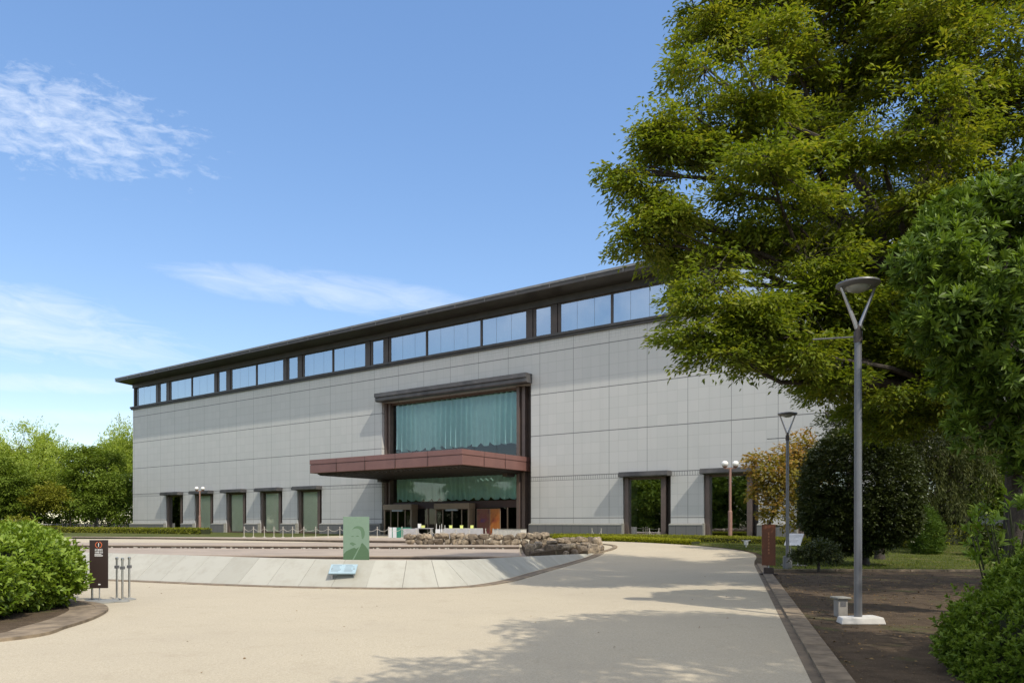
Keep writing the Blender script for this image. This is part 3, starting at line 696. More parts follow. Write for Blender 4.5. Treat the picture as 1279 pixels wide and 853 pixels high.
# ------------------------------------------------------------------ post and chain barrier
def copy_tree(o, parent=None):
    c = o.copy(); C.objects.link(c); c.parent = parent
    for ch in list(o.children): copy_tree(ch, c)
    return c
bp0 = empty('barrier_post', (0,0,0), 0, 'slim pale post of the chain barrier along the terrace', 'post', 'posts of the chain barrier')
MB().tube([(0,0,0),(0,0,.68)], .022, 8).build('pole', M['cream'], bp0)
MB().lathe([(.0,.0),(.12,0),(.12,.02),(.04,.04),(.03,.05)]).build('foot', M['cream'], bp0)
MB().lathe([(.028,.68),(.045,.69),(.045,.72),(.0,.735)], n=10).build('cap', M['cream'], bp0)
def chain(p, q, sag, label, grp):
    pts = [Vector(p).lerp(Vector(q), k/12)+Vector((0,0,-sag*4*(k/12)*(1-k/12))) for k in range(13)]
    m_ = MB().tube([x-Vector(p) for x in pts], .013, 5).build('barrier_chain', M['cream'], smooth=True); m_.location = p
    tag(m_, label, 'chain', grp); return m_
posts = [304.9,316.6,330.3,342.2,353.5,365.4,379.5,394.3,409.8,424.5,440,455.5,471.2,485.6,502,520,538,553,569.5,586]
prev = None; first = True
for pxx in posts:
    Y = 48.6 if pxx > 440 else 48.6+(440-pxx)*.02
    if pxx > 510: Y = 44.6
    z = .63 if pxx < 510 else .5; x = (pxx-CX)/FPX*Y
    o = bp0 if first else copy_tree(bp0); o.location = (x, Y, z); first = False
    if prev: chain((prev[0], prev[1], prev[2]+.62), (x, Y, z+.62), .2 if abs(prev[0]-x) < 2 else .25, 'pale chain hanging between two posts of the terrace barrier', 'chains of the barrier')
    prev = (x, Y, z)
for grp in ([606.5,616,621.5],[739.4,751],[811,823]):
    prev = None
    for pxx in grp:
        Y = 52.0 if pxx > 700 else 50; x = (pxx-CX)/FPX*Y
        o = copy_tree(bp0); o.location = (x, Y, .5); o.rotation_euler = (0,0,0)
        o['label'] = {606:'slim pale post of the short chain barrier right of the exhibition panels', 739:'slim pale post of the chain barrier before the plinth left of the first dark window', 811:'slim pale post of the chain barrier before the first dark ground-floor window'}[int(grp[0])]
        o['group'] = 'posts of the forecourt chain barriers'
        if prev: chain((prev, Y, 1.12), (x, Y, 1.12), .42, {606:'pale chain drooping between posts right of the exhibition panels', 739:'pale chain drooping before the plinth left of the first dark window', 811:'pale chain drooping before the first dark ground-floor window'}[int(grp[0])], 'chains of the forecourt barriers')
        prev = x
# ------------------------------------------------------------------ tables and boxes before the doors
RZ = math.atan2(-.579, .8155)
def at_px(x0, Y): return ((x0-CX)/FPX*Y, Y, .5)
def table(loc, L_, D_, H, cloth, label, legs=False, top=None):
    t = empty('display_table', loc, 0, label, 'table')
    MB().box(-L_/2, L_/2, -D_/2, D_/2, H-.05, H).build('tabletop', top or cloth, t, bevel=.01)
    if legs:
        for sx in (-1,1):
            for sy in (-1,1): MB().box(sx*(L_/2-.06)-.025, sx*(L_/2-.06)+.025, sy*(D_/2-.06)-.025, sy*(D_/2-.06)+.025, 0, H-.052).build('leg', M['steel'], t)
    else:
        m_ = MB(); n = 26; vs = []
        ring = []
        for k in range(n*4):
            s_ = k/(n*4)*4; i = int(s_); f = s_-i
            c = [(-1,-1),(1,-1),(1,1),(-1,1),(-1,-1)]; x = c[i][0]*(1-f)+c[i+1][0]*f; y = c[i][1]*(1-f)+c[i+1][1]*f
            wv = 1+.02*math.sin(k*1.9); ring.append((x*L_/2, y*D_/2, x*(L_/2+.03)*wv, y*(D_/2+.04)*wv))
        for a in ring: vs += [(a[0]*1.012, a[1]*1.02, H-.002), (a[2], a[3], .05)]
        q = len(ring); m_.add(vs, [(2*i, 2*i+1, 2*((i+1)%q)+1, 2*((i+1)%q)) for i in range(q)]); m_.build('skirt', cloth, t, smooth=True)
    return t
M['clothgrey'] = mat('grey_cloth', (.33,.33,.35), (.26,.26,.28), .9, scale=3)
M['clothpale'] = mat('pale_cloth', (.55,.56,.58), (.45,.46,.5), .9, scale=3)
M['tealgreen'] = mat('teal_green_cover', (.015,.16,.11), (.012,.12,.085), .7, scale=4)
M['limebox'] = mat('lime_yellow_card', (.62,.68,.22), (.55,.6,.18), .6, scale=4)
M['palegreen'] = mat('pale_green_top', (.50,.56,.36), (.42,.48,.32), .7, scale=4)
table(at_px(502, 53), 1.3, .7, .78, M['tealgreen'], 'table under a dark teal cover before the left museum door', top=M['tealgreen'])
table(at_px(513.5, 51), .95, .7, .72, M['clothgrey'], 'table under grey cloth right of the teal covered table')
table(at_px(530, 53.5), 1.25, .7, .74, M['clothgrey'], 'dark grey open-legged table carrying a cream and a lime box', legs=True)
table(at_px(579, 51), 2.6, .9, .74, M['clothgrey'], 'long skirted table with pale green top before the right museum door', top=M['palegreen'])
cb = empty('screen_panel', at_px(490, 50.5), 0, 'white upright panel between posts left of the teal covered table', 'panel')
MB().box(-.28,-.03,-.03,.03,.05,.8).box(.03,.28,-.03,.03,.05,.8).build('panel', M['clothpale'], cb, bevel=.01); MB().box(-.3,.3,-.15,.15,0,.05).build('base', M['steel'], cb)
def small_box(loc, w_, h, m_, label, grp=None):
    o = MB().box(-w_/2, w_/2, -w_/2, w_/2, 0, h*.8).box(-w_/2-.01, w_/2+.01, -w_/2-.01, w_/2+.01, h*.8, h).build('display_box', m_, None, bevel=.008); o.location = loc; tag(o, label, 'box', grp)
x, Y, z = at_px(524, 53.5); small_box((x, Y, 1.25), .22, .3, M['white'], 'taller cream box on the open-legged grey table')
x, Y, z = at_px(528.5, 53.3); small_box((x, Y, 1.25), .24, .18, M['limebox'], 'low lime box beside the cream box on the grey table')
for pxx, lb in ((563,'lime box at the left end of the long table'),(576.5,'lime box in the middle of the long table'),(589.5,'lime box at the right end of the long table')):
    x, Y, z = at_px(pxx, 51); small_box((x, Y, 1.245), .2, .2, M['limebox'], lb, 'lime boxes on the long table')
for pxx, lb in ((547,'white leaflet stand with two tall thin rods, left of its twin'),(553.5,'white leaflet stand with two tall thin rods, right of its twin')):
    t = empty('leaflet_stand', at_px(pxx, 50.8), 0, lb, 'stand', 'leaflet stands before the doors')
    MB().box(-.16,.16,-.05,.05,.1,.68).build('board', M['clothpale'], t, bevel=.01); MB().tube([(-.1,0,0),(-.1,0,1.05)], .015, 6).tube([(.12,0,0),(.12,0,.95)], .015, 6).box(-.18,.18,-.12,.12,0,.03).build('frame', M['white'], t)

# ------------------------------------------------------------------ lamps
def disc_lamp(loc, label, base_kind, rot=0):
    t = empty('street_lamp', loc, rot, label, 'street lamp', 'disc-headed street lamps')
    MB().tube([(0,0,0),(0,0,2.5),(0,0,4.52)], [.062,.058,.055], 14).build('pole', M['polegrey'], t, smooth=True)
    MB().tube([(0,0,4.48),(0,0,4.66)], .066, 14).tube([(0,0,4.66),(0,0,4.74)], [.045,.045], 12).build('collar', M['brown'], t, smooth=True)
    for s in (-1, 1):
        MB().tube([(s*.02,0,4.70),(s*.05,0,4.8),(s*.27,0,5.36)], [.036,.034,.022], 8).build('fork_arm', M['steel'], t, smooth=True)
    MB().lathe([(0,5.36),(.05,5.355),(.30,5.37),(.335,5.40),(.33,5.425),(.2,5.455),(0,5.465)], n=32).build('lamp_head', M['polegrey'], t, smooth=True)
    MB().lathe([(0,5.285),(.08,5.29),(.14,5.31),(.18,5.345),(.19,5.365)], n=24).build('lamp_bowl', M['lampglass'], t, smooth=True)
    MB().tube([(-.06,0,4.57),(-.72,0,4.53)], .013, 6).build('banner_arm', M['polegrey'], t)
    return t
l1 = disc_lamp((5.53, 11.9, .0), 'near tall grey lamp with forked head, on a white concrete block', 0)
MB().hexa([(-.33,-.15,0),(.38,-.16,0),(.33,.17,0),(-.28,.17,0)], [(-.30,-.12,.1),(.35,-.13,.11),(.31,.15,.12),(-.26,.15,.1)]).build('base_block', M['concretew'], l1, bevel=.015)
l2 = disc_lamp((9.62, 26.0, .0), 'farther grey lamp with forked head, standing by the tilted white information board', 0)
MB().tube([(0,0,0),(0,0,.45)], [.16,.15], 10).build('base_sleeve', M['polegrey'], l2)
def globe_lamp(loc, H, label, w_=.34):
    t = empty('twin_globe_lamp', loc, 0, label, 'lamp', 'twin globe lamps by the museum')
    MB().tube([(0,0,0),(0,0,1.9),(0,0,1.95),(0,0,H-.45)], [.13,.13,.085,.08], 12).build('pole', M['polepink'], t)
    MB().box(-w_-.05,w_+.05,-.04,.04,H-.47,H-.41).build('crossarm', M['polepink'], t)
    for s in (-1,1):
        MB().lathe([(.06,H-.42),(.16,H-.33),(.17,H-.30)], s*w_, 0, 14).build('cup', M['polepink'], t)
        prof = [(.215*math.cos(a)+.0, H-.15+.2*math.sin(a)) for a in [R(-60+10*k) for k in range(15)]]+[(0,H+.05)]
        g_ = MB().lathe(prof, s*w_, 0, 18).build('globe', M['globe'], t, smooth=True)
    return t
M['globe'] = mat('white_globe', (.78,.78,.76), (.7,.7,.68), .15, spec=.8)
globe_lamp((272.5/930*47.8, 47.8, .45), 5.1, 'nearer reddish twin globe lamp before the large right windows, behind the hedge')
globe_lamp((-390/930*82, 82, .45), 5.1, 'far reddish twin globe lamp before the small left windows')

# ------------------------------------------------------------------ signs and small things
def text_mesh(s, size, m, parent, loc, rot=(R(90),0,0), name='lettering', depth=.001):
    cu = bpy.data.curves.new(name, 'FONT'); cu.body = s; cu.size = size; cu.align_x = 'CENTER'; cu.align_y = 'CENTER'; cu.extrude = depth
    to = bpy.data.objects.new(name, cu); me = bpy.data.meshes.new_from_object(to); bpy.data.objects.remove(to)
    me.name = name; me.materials.clear(); me.materials.append(m); o = bpy.data.objects.new(name, me); C.objects.link(o); o.parent = parent; o.location = loc; o.rotation_euler = rot; return o
def glyph_row(mb, x0, x1, z, h, y, n, rs):       # small strokes the size of printed characters
    w_ = (x1-x0)/n
    for k in range(n):
        a = x0+k*w_+w_*.08; b = a+w_*.84
        for q in range(3):
            zz = z+h*(q/2)*.86; mb.box(a+rs.uniform(0,.1)*w_, b-rs.uniform(0,.1)*w_, y-.002, y, zz, zz+h*.13)
        mb.box(a+w_*rs.uniform(.1,.35), a+w_*rs.uniform(.4,.5), y-.0025, y-.0005, z, z+h)
        if rs.random() < .6: mb.box(b-w_*.14, b-w_*.02, y-.0025, y-.0005, z, z+h*.9)
M['orange'] = mat('orange_print', (.55,.13,.05), (.5,.11,.04), .5)
Y = 15.0; sx = (123.5-CX)/FPX*Y
sg = empty('directional_sign', (sx, Y, 0), R(8), 'dark brown free-standing sign with orange ring numeral 1 beside the steel stanchions', 'sign')
bd = MB().box(-.175,.175,-.012,.012,.29,1.26).build('board', M['signbrown'], sg, bevel=.004)
MB().tube([(0,.03,.02),(0,.03,.95)], .013, 8).build('post', M['steel'], sg)
MB().lathe([(0,0),(.36,0),(.36,.02),(.33,.035),(.05,.045),(0,.045)], 0, .03, 28).build('base', M['cap'], sg, smooth=True)
r_ = MB(); ring = []
for k in range(33):
    q = R(-0+k*360/32); ring.append((.052*math.cos(q), .052*math.sin(q), .066*math.cos(q), .066*math.sin(q)))
for k in range(32):
    if k in (7,8,23,24): continue
    a, b = ring[k], ring[k+1]; cz = 1.16
    r_.add([(a[0],-.0135,cz+a[1]),(a[2],-.0135,cz+a[3]),(b[2],-.0135,cz+b[3]),(b[0],-.0135,cz+b[1])], [(0,1,2,3)])
r_.build('ring_emblem', M['orange'], bd)
text_mesh('1', .11, M['white'], bd, (0,-.014,1.158), name='numeral')
tx = MB(); glyph_row(tx,-.075,.08,1.045,.034,-.0125,5,rs); glyph_row(tx,-.075,.08,.995,.036,-.0125,5,rs)
tx.box(-.075,.05,-.0145,-.0125,.968,.978).box(-.075,.08,-.0145,-.0125,.95,.958).box(-.075,.078,-.0145,-.0125,.932,.940); tx.build('lettering', M['white'], bd)
MB().box(-.008,.035,-.0145,-.0125,.355,.378).build('emblem', M['white'], bd)
st0 = empty('stanchion', (0,0,0), 0, 'x', 'stanchion', 'steel stanchions by the brown sign')
MB().tube([(0,0,.02),(0,0,.84)], .021, 12).build('pole', M['chrome'], st0, smooth=True)
MB().lathe([(0,0),(.13,0),(.13,.012),(.11,.025),(.03,.045),(.022,.06)], n=24).build('base', M['cap'], st0, smooth=True)
MB().lathe([(.022,.84),(.03,.842),(.03,.885),(.0,.895)], n=14).build('cap', M['chrome'], st0, smooth=True)
MB().box(-.035,.035,-.035,.035,.66,.72).build('belt_clip', M['polegrey'], st0)
for i, (pxx, Yy, lb) in enumerate(((146,15.4,'polished steel stanchion, the left one of the three right of the brown sign'),(153,15.1,'polished steel stanchion, the middle and nearest of the three beside the brown sign'),
                                (161.5,15.5,'polished steel stanchion, the right one of the three beside the brown sign'),(115.2,15.25,'dark-looking steel stanchion standing half behind the brown sign'))):
    o = st0 if i == 0 else copy_tree(st0); o.location = ((pxx-CX)/FPX*Yy, Yy, .004); o['label'] = lb
# plaque on the sloping wall
pq = empty('plaque', ((429-CX)/FPX*18.93, 18.93, .40), 0, 'pale blue plaque in two columns of text on the sloping slabs', 'plaque')
ang = math.atan2(.62, .86)
b_ = MB().box(-.34,.34,-.22,.16,-.01,.03).build('plate', mat('pale_blue_plate', (.30,.42,.48), (.27,.38,.44), .35), pq, bevel=.005); b_.rotation_euler = (ang-.03, 0, 0); b_.location = (0,-.0,.035)
tx = MB()
for c0 in (-.29, .04):
    for k in range(6): tx.box(c0, c0+rs.uniform(.16,.25), .10-k*.05, .112-k*.05, .0305, .0315)
tx.build('lettering', M['polegrey'], b_)
MB().box(-.3,-.26,-.06,.02,-.25,.05).box(.26,.3,-.06,.02,-.25,.05).build('bracket', M['steel'], pq)
# green glass portrait panel
pp = empty('portrait_panel', ((445-CX)/FPX*19.62, 19.62, .62), R(3), 'upright green glass panel showing a man in a dark jacket, standing on the basin wall', 'panel')
def flat(poly, y, th, name, m_, par): 
    mb = MB(); n = len(poly); mb.add([(x,y-th,z) for x,z in poly]+[(x,y,z) for x,z in poly], [tuple(range(n)), tuple(reversed(range(n,2*n)))]+[(i,n+i,n+(i+1)%n,(i+1)%n) for i in range(n)]); return mb.build(name, m_, par)
def flatmat(n, c, see=0):
    m = mat(n, c, tuple(x*.93 for x in c), .25, scale=12)
    if see:
        t = m.node_tree; tp = t.nodes.new('ShaderNodeBsdfTransparent'); tp.inputs[0].default_value = (.55,.8,.6,1); mx = t.nodes.new('ShaderNodeMixShader'); mx.inputs[0].default_value = see
        t.links.new(t.nodes['Principled BSDF'].outputs[0], mx.inputs[1]); t.links.new(tp.outputs[0], mx.inputs[2]); t.links.new(mx.outputs[0], t.nodes['Material Output'].inputs[0])
    return m
G1 = flatmat('pale_green_print', (.18,.27,.205), .12); G2 = flatmat('mid_green_print', (.14,.225,.155)); G3 = flatmat('deep_green_print', (.065,.13,.07)); G4 = flatmat('dark_green_print', (.09,.165,.10))
pn = MB().box(-.34,.34,-.012,.012,0,1.15).build('glass_plate', G1, pp, bevel=.004)
def smooth_poly(pts): return [tuple(p) for p in spline([(a, b) for a, b in pts]+[pts[0]], 5)[:-1]]
flat([(x,z) for x,z in [(-.338,.002),(-.33,.16),(-.26,.24),(-.14,.30),(-.04,.34),(.0,.30),(.10,.40),(.16,.46),(.24,.38),(.31,.28),(.338,.18),(.338,.002)]], -.0125, .0015, 'jacket', G3, pn)
flat(smooth_poly([(-.04,.33),(-.08,.40),(-.15,.42),(-.14,.50),(-.17,.58),(-.15,.66),(-.13,.76),(-.06,.84),(.04,.86),(.12,.82),(.15,.70),(.14,.56),(.13,.44),(.08,.36),(.0,.31)]), -.0125, .0022, 'face', G1, pn)
flat(smooth_poly([(-.11,.80),(-.04,.88),(.06,.90),(.17,.86),(.22,.74),(.21,.62),(.16,.56),(.14,.62),(.13,.72),(.10,.80),(.02,.84),(-.06,.83)]), -.0125, .003, 'hair', G4, pn)
flat(smooth_poly([(-.165,.455),(-.1,.475),(-.03,.44),(.0,.42),(-.04,.41),(-.08,.38),(-.13,.41),(-.16,.43)]), -.0125, .0034, 'moustache', G4, pn)
flat(smooth_poly([(-.14,.63),(-.1,.645),(-.055,.63),(-.1,.62)]), -.0125, .0034, 'eye', G4, pn); flat(smooth_poly([(-.01,.64),(.03,.655),(.075,.63),(.03,.62)]), -.0125, .0034, 'eye', G4, pn)
flat([(-.10,.02),(-.06,.02),(.13,.40),(.10,.40)], -.0125, .003, 'lapel', G2, pn)
MB().box(-.36,.36,-.05,.05,-.02,0.0).build('foot_rail', M['steel'], pp)
# rust brown upright sign
Y = 22.9; ws = empty('upright_sign', ((960-CX)/FPX*Y, Y, .03), R(-14), 'rust-brown tall upright sign on a dark concrete foot at the kerb', 'sign')
M['rust'] = mat('rust_brown_board', (.15,.045,.014), (.10,.03,.012), .5, scale=3, big=1)
bd = MB().box(-.2,.2,-.04,.04,.27,1.53).build('board', M['rust'], ws, bevel=.006)
tx = MB()
for k in range(7): glyph_row(tx, -.035, .035, .62+k*.10, .065, -.0405, 1, rs)
tx.build('lettering', mat('faded_lettering', (.36,.15,.07), (.33,.13,.06), .6), bd)
MB().tube([(0,0,.1),(0,0,.3)], .02, 8).build('post', M['steel'], ws)
MB().box(-.14,.14,-.12,.12,.02,.2).box(-.26,.26,-.17,.17,0,.025).build('foot', mat('dark_block', (.06,.045,.04), (.04,.03,.028), .9, scale=6, bmp=.3), ws, bevel=.01)
# tilted information board
Y = 27.5; ib = empty('information_board', ((992-CX)/FPX*Y, Y, .03), R(-22), 'tilted white reading board on a thin stand on the grass behind the lamp', 'information board')
b_ = MB().box(-.3,.3,-.28,.28,0,.03).build('board', M['white'], ib, bevel=.005); b_.location = (0,0,.95); b_.rotation_euler = (R(50), 0, R(-20))
tx = MB()
for k in range(7): tx.box(-.24, rs.uniform(.05,.24), .2-k*.06, .21-k*.06, .0305, .0315)
tx.build('lettering', M['polegrey'], b_)
MB().tube([(-.12,.0,.02),(-.12,0,.88)], .014, 6).tube([(.12,0,.02),(.12,0,.92)], .014, 6).build('stand', M['steel'], ib)
MB().box(-.45,.45,-.2,.2,0,.03).build('base', M['cap'], ib)
# small concrete post box by the lamp
Y = 12.75; cbx = empty('concrete_marker', ((1050-CX)/FPX*Y, Y, 0), R(5), 'short grey capped concrete box behind the white block of the near lamp', 'utility box')
MB().box(-.085,.085,-.08,.08,0,.31).build('body', M['concrete'], cbx, bevel=.008)
MB().box(-.125,.125,-.12,.12,.312,.34).build('cap', M['cap'], cbx, bevel=.006)
MB().box(-.05,.05,-.084,-.08,.18,.26).build('cover_plate', M['polegrey'], cbx)
# ground floodlight on the lawn
Y = 39; fl = empty('ground_floodlight', ((932-CX)/FPX*Y, Y, hgt(0,Y)), 0, 'small white floodlight on the lawn in front of the clipped hedge', 'floodlight')
MB().tube([(0,0,0),(0,0,.14)], .03, 6).lathe([(.0,.12),(.1,.12),(.13,.3),(.13,.34),(0,.34)], n=12).build('housing', M['white'], fl); MB().box(-.2,.2,-.1,.1,.345,.37).build('hood', M['white'], fl)
# far railing
rl = empty('railing', (-66, 108, .45), R(4), 'pale grey railing far behind the lawn under the left trees', 'fence')
f = MB(); f.box(-16,16,-.03,.03,.95,1.02); f.box(-16,16,-.03,.03,.12,.18); f.build('rail', M['clothpale'], rl)
f = MB()
for k in range(107): f.box(-16+k*.3-.02, -16+k*.3+.02, -.02, .02, .18, .95)
f.build('baluster', M['clothpale'], rl)['kind'] = 'stuff'
for k in range(9): MB().box(-16+k*4-.07, -16+k*4+.07, -.07, .07, 0, 1.1).build('post', M['clothpale'], rl)

# ------------------------------------------------------------------ foliage
def leafmesh(name, P, Dv, Nv, ln, wd, m, parent, var, curl=.12):
    n = len(P); Dv = Dv/np.linalg.norm(Dv, axis=1, keepdims=True)
    S = np.cross(Dv, Nv); S /= np.linalg.norm(S, axis=1, keepdims=True)+1e-9; U = np.cross(S, Dv)
    ln = np.broadcast_to(ln, n)[:, None]; wd = np.broadcast_to(wd, n)[:, None]
    V = np.empty((n, 4, 3)); V[:,0] = P; V[:,1] = P+Dv*ln*.45+S*wd*.5+U*ln*curl; V[:,2] = P+Dv*ln; V[:,3] = P+Dv*ln*.45-S*wd*.5+U*ln*curl
    me = bpy.data.meshes.new(name); me.vertices.add(n*4); me.vertices.foreach_set('co', V.reshape(-1))
    me.loops.add(n*4); me.loops.foreach_set('vertex_index', np.arange(n*4, dtype=np.int32)); me.polygons.add(n)
    me.polygons.foreach_set('loop_start', np.arange(0, n*4, 4, dtype=np.int32)); me.update(calc_edges=True)
    at = me.attributes.new('var', 'FLOAT', 'POINT'); at.data.foreach_set('value', np.repeat(np.clip(var, 0, 1), 4).astype(np.float32))
    me.materials.append(m); o = bpy.data.objects.new(name, me); C.objects.link(o); o.parent = parent; return o
def rnd_dir(n, rng):
    v = rng.normal(size=(n, 3)); return v/np.linalg.norm(v, axis=1, keepdims=True)
def holes(P, s, seed):
    a = seed*1.7; return np.sin(P[:,0]*s+a)*np.sin(P[:,1]*s*1.1+a*2)+np.sin(P[:,2]*s*1.5+a*3)*np.sin((P[:,0]+P[:,1])*s*.7+a)+.5*np.sin(P[:,0]*s*2.3+P[:,2]*s*2.1)
def anchors(masses, dens, rng, shell=.5, hole=-9, hs=1.5, seed=0, loose=0, pads=0, fill=0):
    out = []; idx = []; nrm = []
    if pads:
        for i, (c, r) in enumerate(masses):
            r = np.array(r, float)
            for _ in range(pads):
                d = rnd_dir(1, rng)[0]; pc = np.array(c)+d*r*rng.uniform(.25,1.0); pr = r[0]*rng.uniform(.28,.5); n = int(dens*pr*pr)+2
                e = rnd_dir(n, rng)*np.sqrt(rng.random((n,1))); h = d.copy(); h[2] = 0; h /= np.linalg.norm(h)+1e-6
                # a flat pad, longer away from the tree and tipping down at its rim
                q = e*np.array([pr,pr,pr*.36]); along_ = (q@h)[:,None]; q = q+h*along_*.5; q[:,2] -= .25*np.maximum(along_[:,0],0)+.12*np.hypot(q[:,0],q[:,1])
                out.append(pc+q); nrm.append(h+e*.6); idx += [i]*n
        for i, (c, r) in enumerate(masses):       # loose leaves filling between the pads
            r = np.array(r, float); n = int(fill*(r[0]*r[2]+r[0]*r[1]+r[1]*r[2])/3); d = rnd_dir(n, rng); out.append(np.array(c)+d*r*rng.uniform(.1,1.25,(n,1))); nrm.append(d+rng.normal(size=(n,3))*.3); idx += [i]*n
        P = np.concatenate(out); Nn = np.concatenate(nrm); I = np.array(idx); keep = holes(P, hs, seed) > hole
        return P[keep], Nn[keep]/np.linalg.norm(Nn[keep], axis=1, keepdims=True), I[keep]
    for i, (c, r) in enumerate(masses):
        r = np.array(r, float); n = int(dens*(r[0]*r[2]+r[0]*r[1]+r[1]*r[2])/3)
        d = rnd_dir(n, rng); k = rng.uniform(shell, 1.03, (n, 1)); k += (rng.random((n,1)) < loose)*rng.uniform(0, .4, (n,1)); p = np.array(c)+d*r*k; out.append(p); nrm.append(d/r*np.min(r)); idx += [i]*n
    P = np.concatenate(out); Nn = np.concatenate(nrm); I = np.array(idx)
    keep = holes(P, hs, seed) > hole
    return P[keep], Nn[keep]/np.linalg.norm(Nn[keep], axis=1, keepdims=True), I[keep]
def tree(name, base, masses, label, cat='tree', leaf='bgreen', bark='bark', r0=.3, fork=.35, dens=40, nleaf=20, ln=.15, wd=.06, spread=.35, shell=.45, hole=-.9, hs=1.5,
         seed=1, mode='spray', droop=.25, group=None, twigs=True, lean=(0,0), sub=5, colz=.25, limb_k=1.0, flat=.55, loose=.0, pads=0, scaf=0, fill=0):
    rng = np.random.default_rng(seed); base = np.array(base, float)
    root = empty(name, tuple(base), 0, label, cat, group)
    ms = [(np.array(c, float)-base, r) for c, r in masses]
    allc = np.array([c for c, _ in ms]); cz = allc[:,2]; topc = allc.mean(0)
    fz = max(cz.min()*.75, cz.mean()*fork); A, Nn, I = anchors(ms, dens, rng, shell, hole, hs, seed, loose, pads, fill)
    tk = MB(); f = np.array([lean[0]*.5, lean[1]*.5, fz])
    tk.tube([(0,0,-.1),(lean[0]*.1,lean[1]*.1,.25),(lean[0]*.25,lean[1]*.25,fz*.5), tuple(f)], [r0*1.35, r0*1.05, r0*.9, r0*.8], 10)
    top = topc*np.array([1,1,1.05]); lead = [tuple(f+(top-f)*k+np.array([math.sin(k*3+seed)*.15*r0*4, math.cos(k*4+seed)*.1*r0*4, 0])) for k in (0,.3,.6,1)]
    tk.tube(lead, [r0*.8, r0*.55, r0*.35, r0*.12], 8)
    S_ = None
    if scaf:
        seeds = [0]; D_ = np.linalg.norm(allc-allc[0], axis=1)
        while len(seeds) < scaf: j_ = int(np.argmax(D_)); seeds.append(j_); D_ = np.minimum(D_, np.linalg.norm(allc-allc[j_], axis=1))
        lab = np.argmin(np.linalg.norm(allc[:,None]-allc[seeds][None], axis=2), axis=1); S_ = []
        for g_ in range(scaf):
            cc = allc[lab == g_].mean(0); hz_ = np.hypot(cc[0]-f[0], cc[1]-f[1]); k = min(max((cc[2]-hz_*.6-f[2])/max(top[2]-f[2],.1), 0), .7) if hz_ > .5 else .3
            s_ = f+(top-f)*k; e_ = s_*.15+cc*.85; pts_ = [s_, s_*.7+e_*.3+np.array([0,0,.05*hz_]), s_*.35+e_*.65+rng.normal(size=3)*.05*hz_, e_]
            pts_ = [np.array(q) for q in spline([tuple(q) for q in pts_], 4)]; S_.append(pts_)
            tk.tube([tuple(q) for q in pts_], [r0*.4*(1-.72*i/(len(pts_)-1)) for i in range(len(pts_))], 7)
    for i, (c, r) in enumerate(ms):
        # limb leaves the leader well below the mass and curves out to it
        tz = c[2]-np.hypot(c[0]-topc[0], c[1]-topc[1])*.55
        k = min(max((tz-f[2])/max(top[2]-f[2], .1), 0), .95); s_ = f+(top-f)*k
        mid = s_*.45+c*.55+np.array([0,0,-.06*np.linalg.norm(c-s_)])+rng.normal(size=3)*.04*np.linalg.norm(c-s_)
        rl_ = r0*.38*limb_k*min(1.3, (.5+.5*np.mean(r)/2.0))
        if S_ is not None:
            sp_ = S_[lab[i]]; s_ = sp_[len(sp_)//3+int(rng.integers(len(sp_)-len(sp_)//3-1))]; mid = s_*.5+c*.5+rng.normal(size=3)*.09*np.linalg.norm(c-s_); rl_ = r0*.2
        tk.tube([tuple(s_), tuple(s_*.75+mid*.25), tuple(mid), tuple(c)], [rl_, rl_*.85, rl_*.6, rl_*.3], 6)
        Ai = A[I == i]
        if len(Ai) == 0: continue
        hubs = [c*(1-t_)+mid*t_ for t_ in (0,.35,.7)]
        subs = []
        for _ in range(sub):
            e = Ai[rng.integers(len(Ai))]; h = hubs[rng.integers(3)]; m1 = h*.5+e*.5+rng.normal(size=3)*.06*np.linalg.norm(e-h); e2 = h*.15+e*.85
            tk.tube([tuple(h), tuple(m1), tuple(e2)], [rl_*.36, rl_*.24, rl_*.1], 4, cap=False); subs += [m1, e2, h*.5+m1*.5]
        if twigs:
            sb = np.array(subs+hubs)
            for e in Ai[::2]:
                h = sb[np.argmin(((sb-e)**2).sum(1))]; m1 = (h+e)/2+rng.normal(size=3)*.05*np.linalg.norm(e-h)
                tk.tube([tuple(h), tuple(m1), tuple(e)], [max(rl_*.12,.006), max(rl_*.08,.005), .004], 3, cap=False)
    tk.build('trunk', M[bark], root, smooth=True)
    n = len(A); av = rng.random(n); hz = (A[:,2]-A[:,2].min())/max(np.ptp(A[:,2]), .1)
    if mode == 'spray':
        # each anchor carries a few twiglets in a flattened fan, the leaves in two ranks along them
        out = Nn.copy(); out[:,2] = out[:,2]*.35-droop*.3; out += rng.normal(size=out.shape)*.35; out /= np.linalg.norm(out, axis=1, keepdims=True)
        A2 = np.repeat(A, nleaf, 0); O2 = np.repeat(out, nleaf, 0); k = n*nleaf
        side = np.cross(O2, np.tile([0,0,1.0], (k,1))); side /= np.linalg.norm(side, axis=1, keepdims=True)+1e-9
        u = rng.uniform(-.6, 1, (k,1))*spread; v = rng.normal(size=(k,1))*spread*.5; wv = rng.normal(size=(k,1))*spread*.5*flat
        P = A2+O2*u+side*v+np.array([0,0,1.0])*(wv-droop*spread*np.abs(u/spread)**2)
        D = O2*.7+side*np.sign(v)*rng.uniform(.2,1.1,(k,1))+np.array([0,0,-1.0])*rng.uniform(0,.9,(k,1))*(droop+.15)+rng.normal(size=(k,3))*.25
        Nv = np.array([0,0,1.0])+rng.normal(size=(k,3))*.55
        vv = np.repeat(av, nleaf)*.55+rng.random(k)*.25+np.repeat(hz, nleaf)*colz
    elif mode == 'whorl':
        out = Nn+np.array([0,0,.35])+rng.normal(size=Nn.shape)*.35; out /= np.linalg.norm(out, axis=1, keepdims=True)
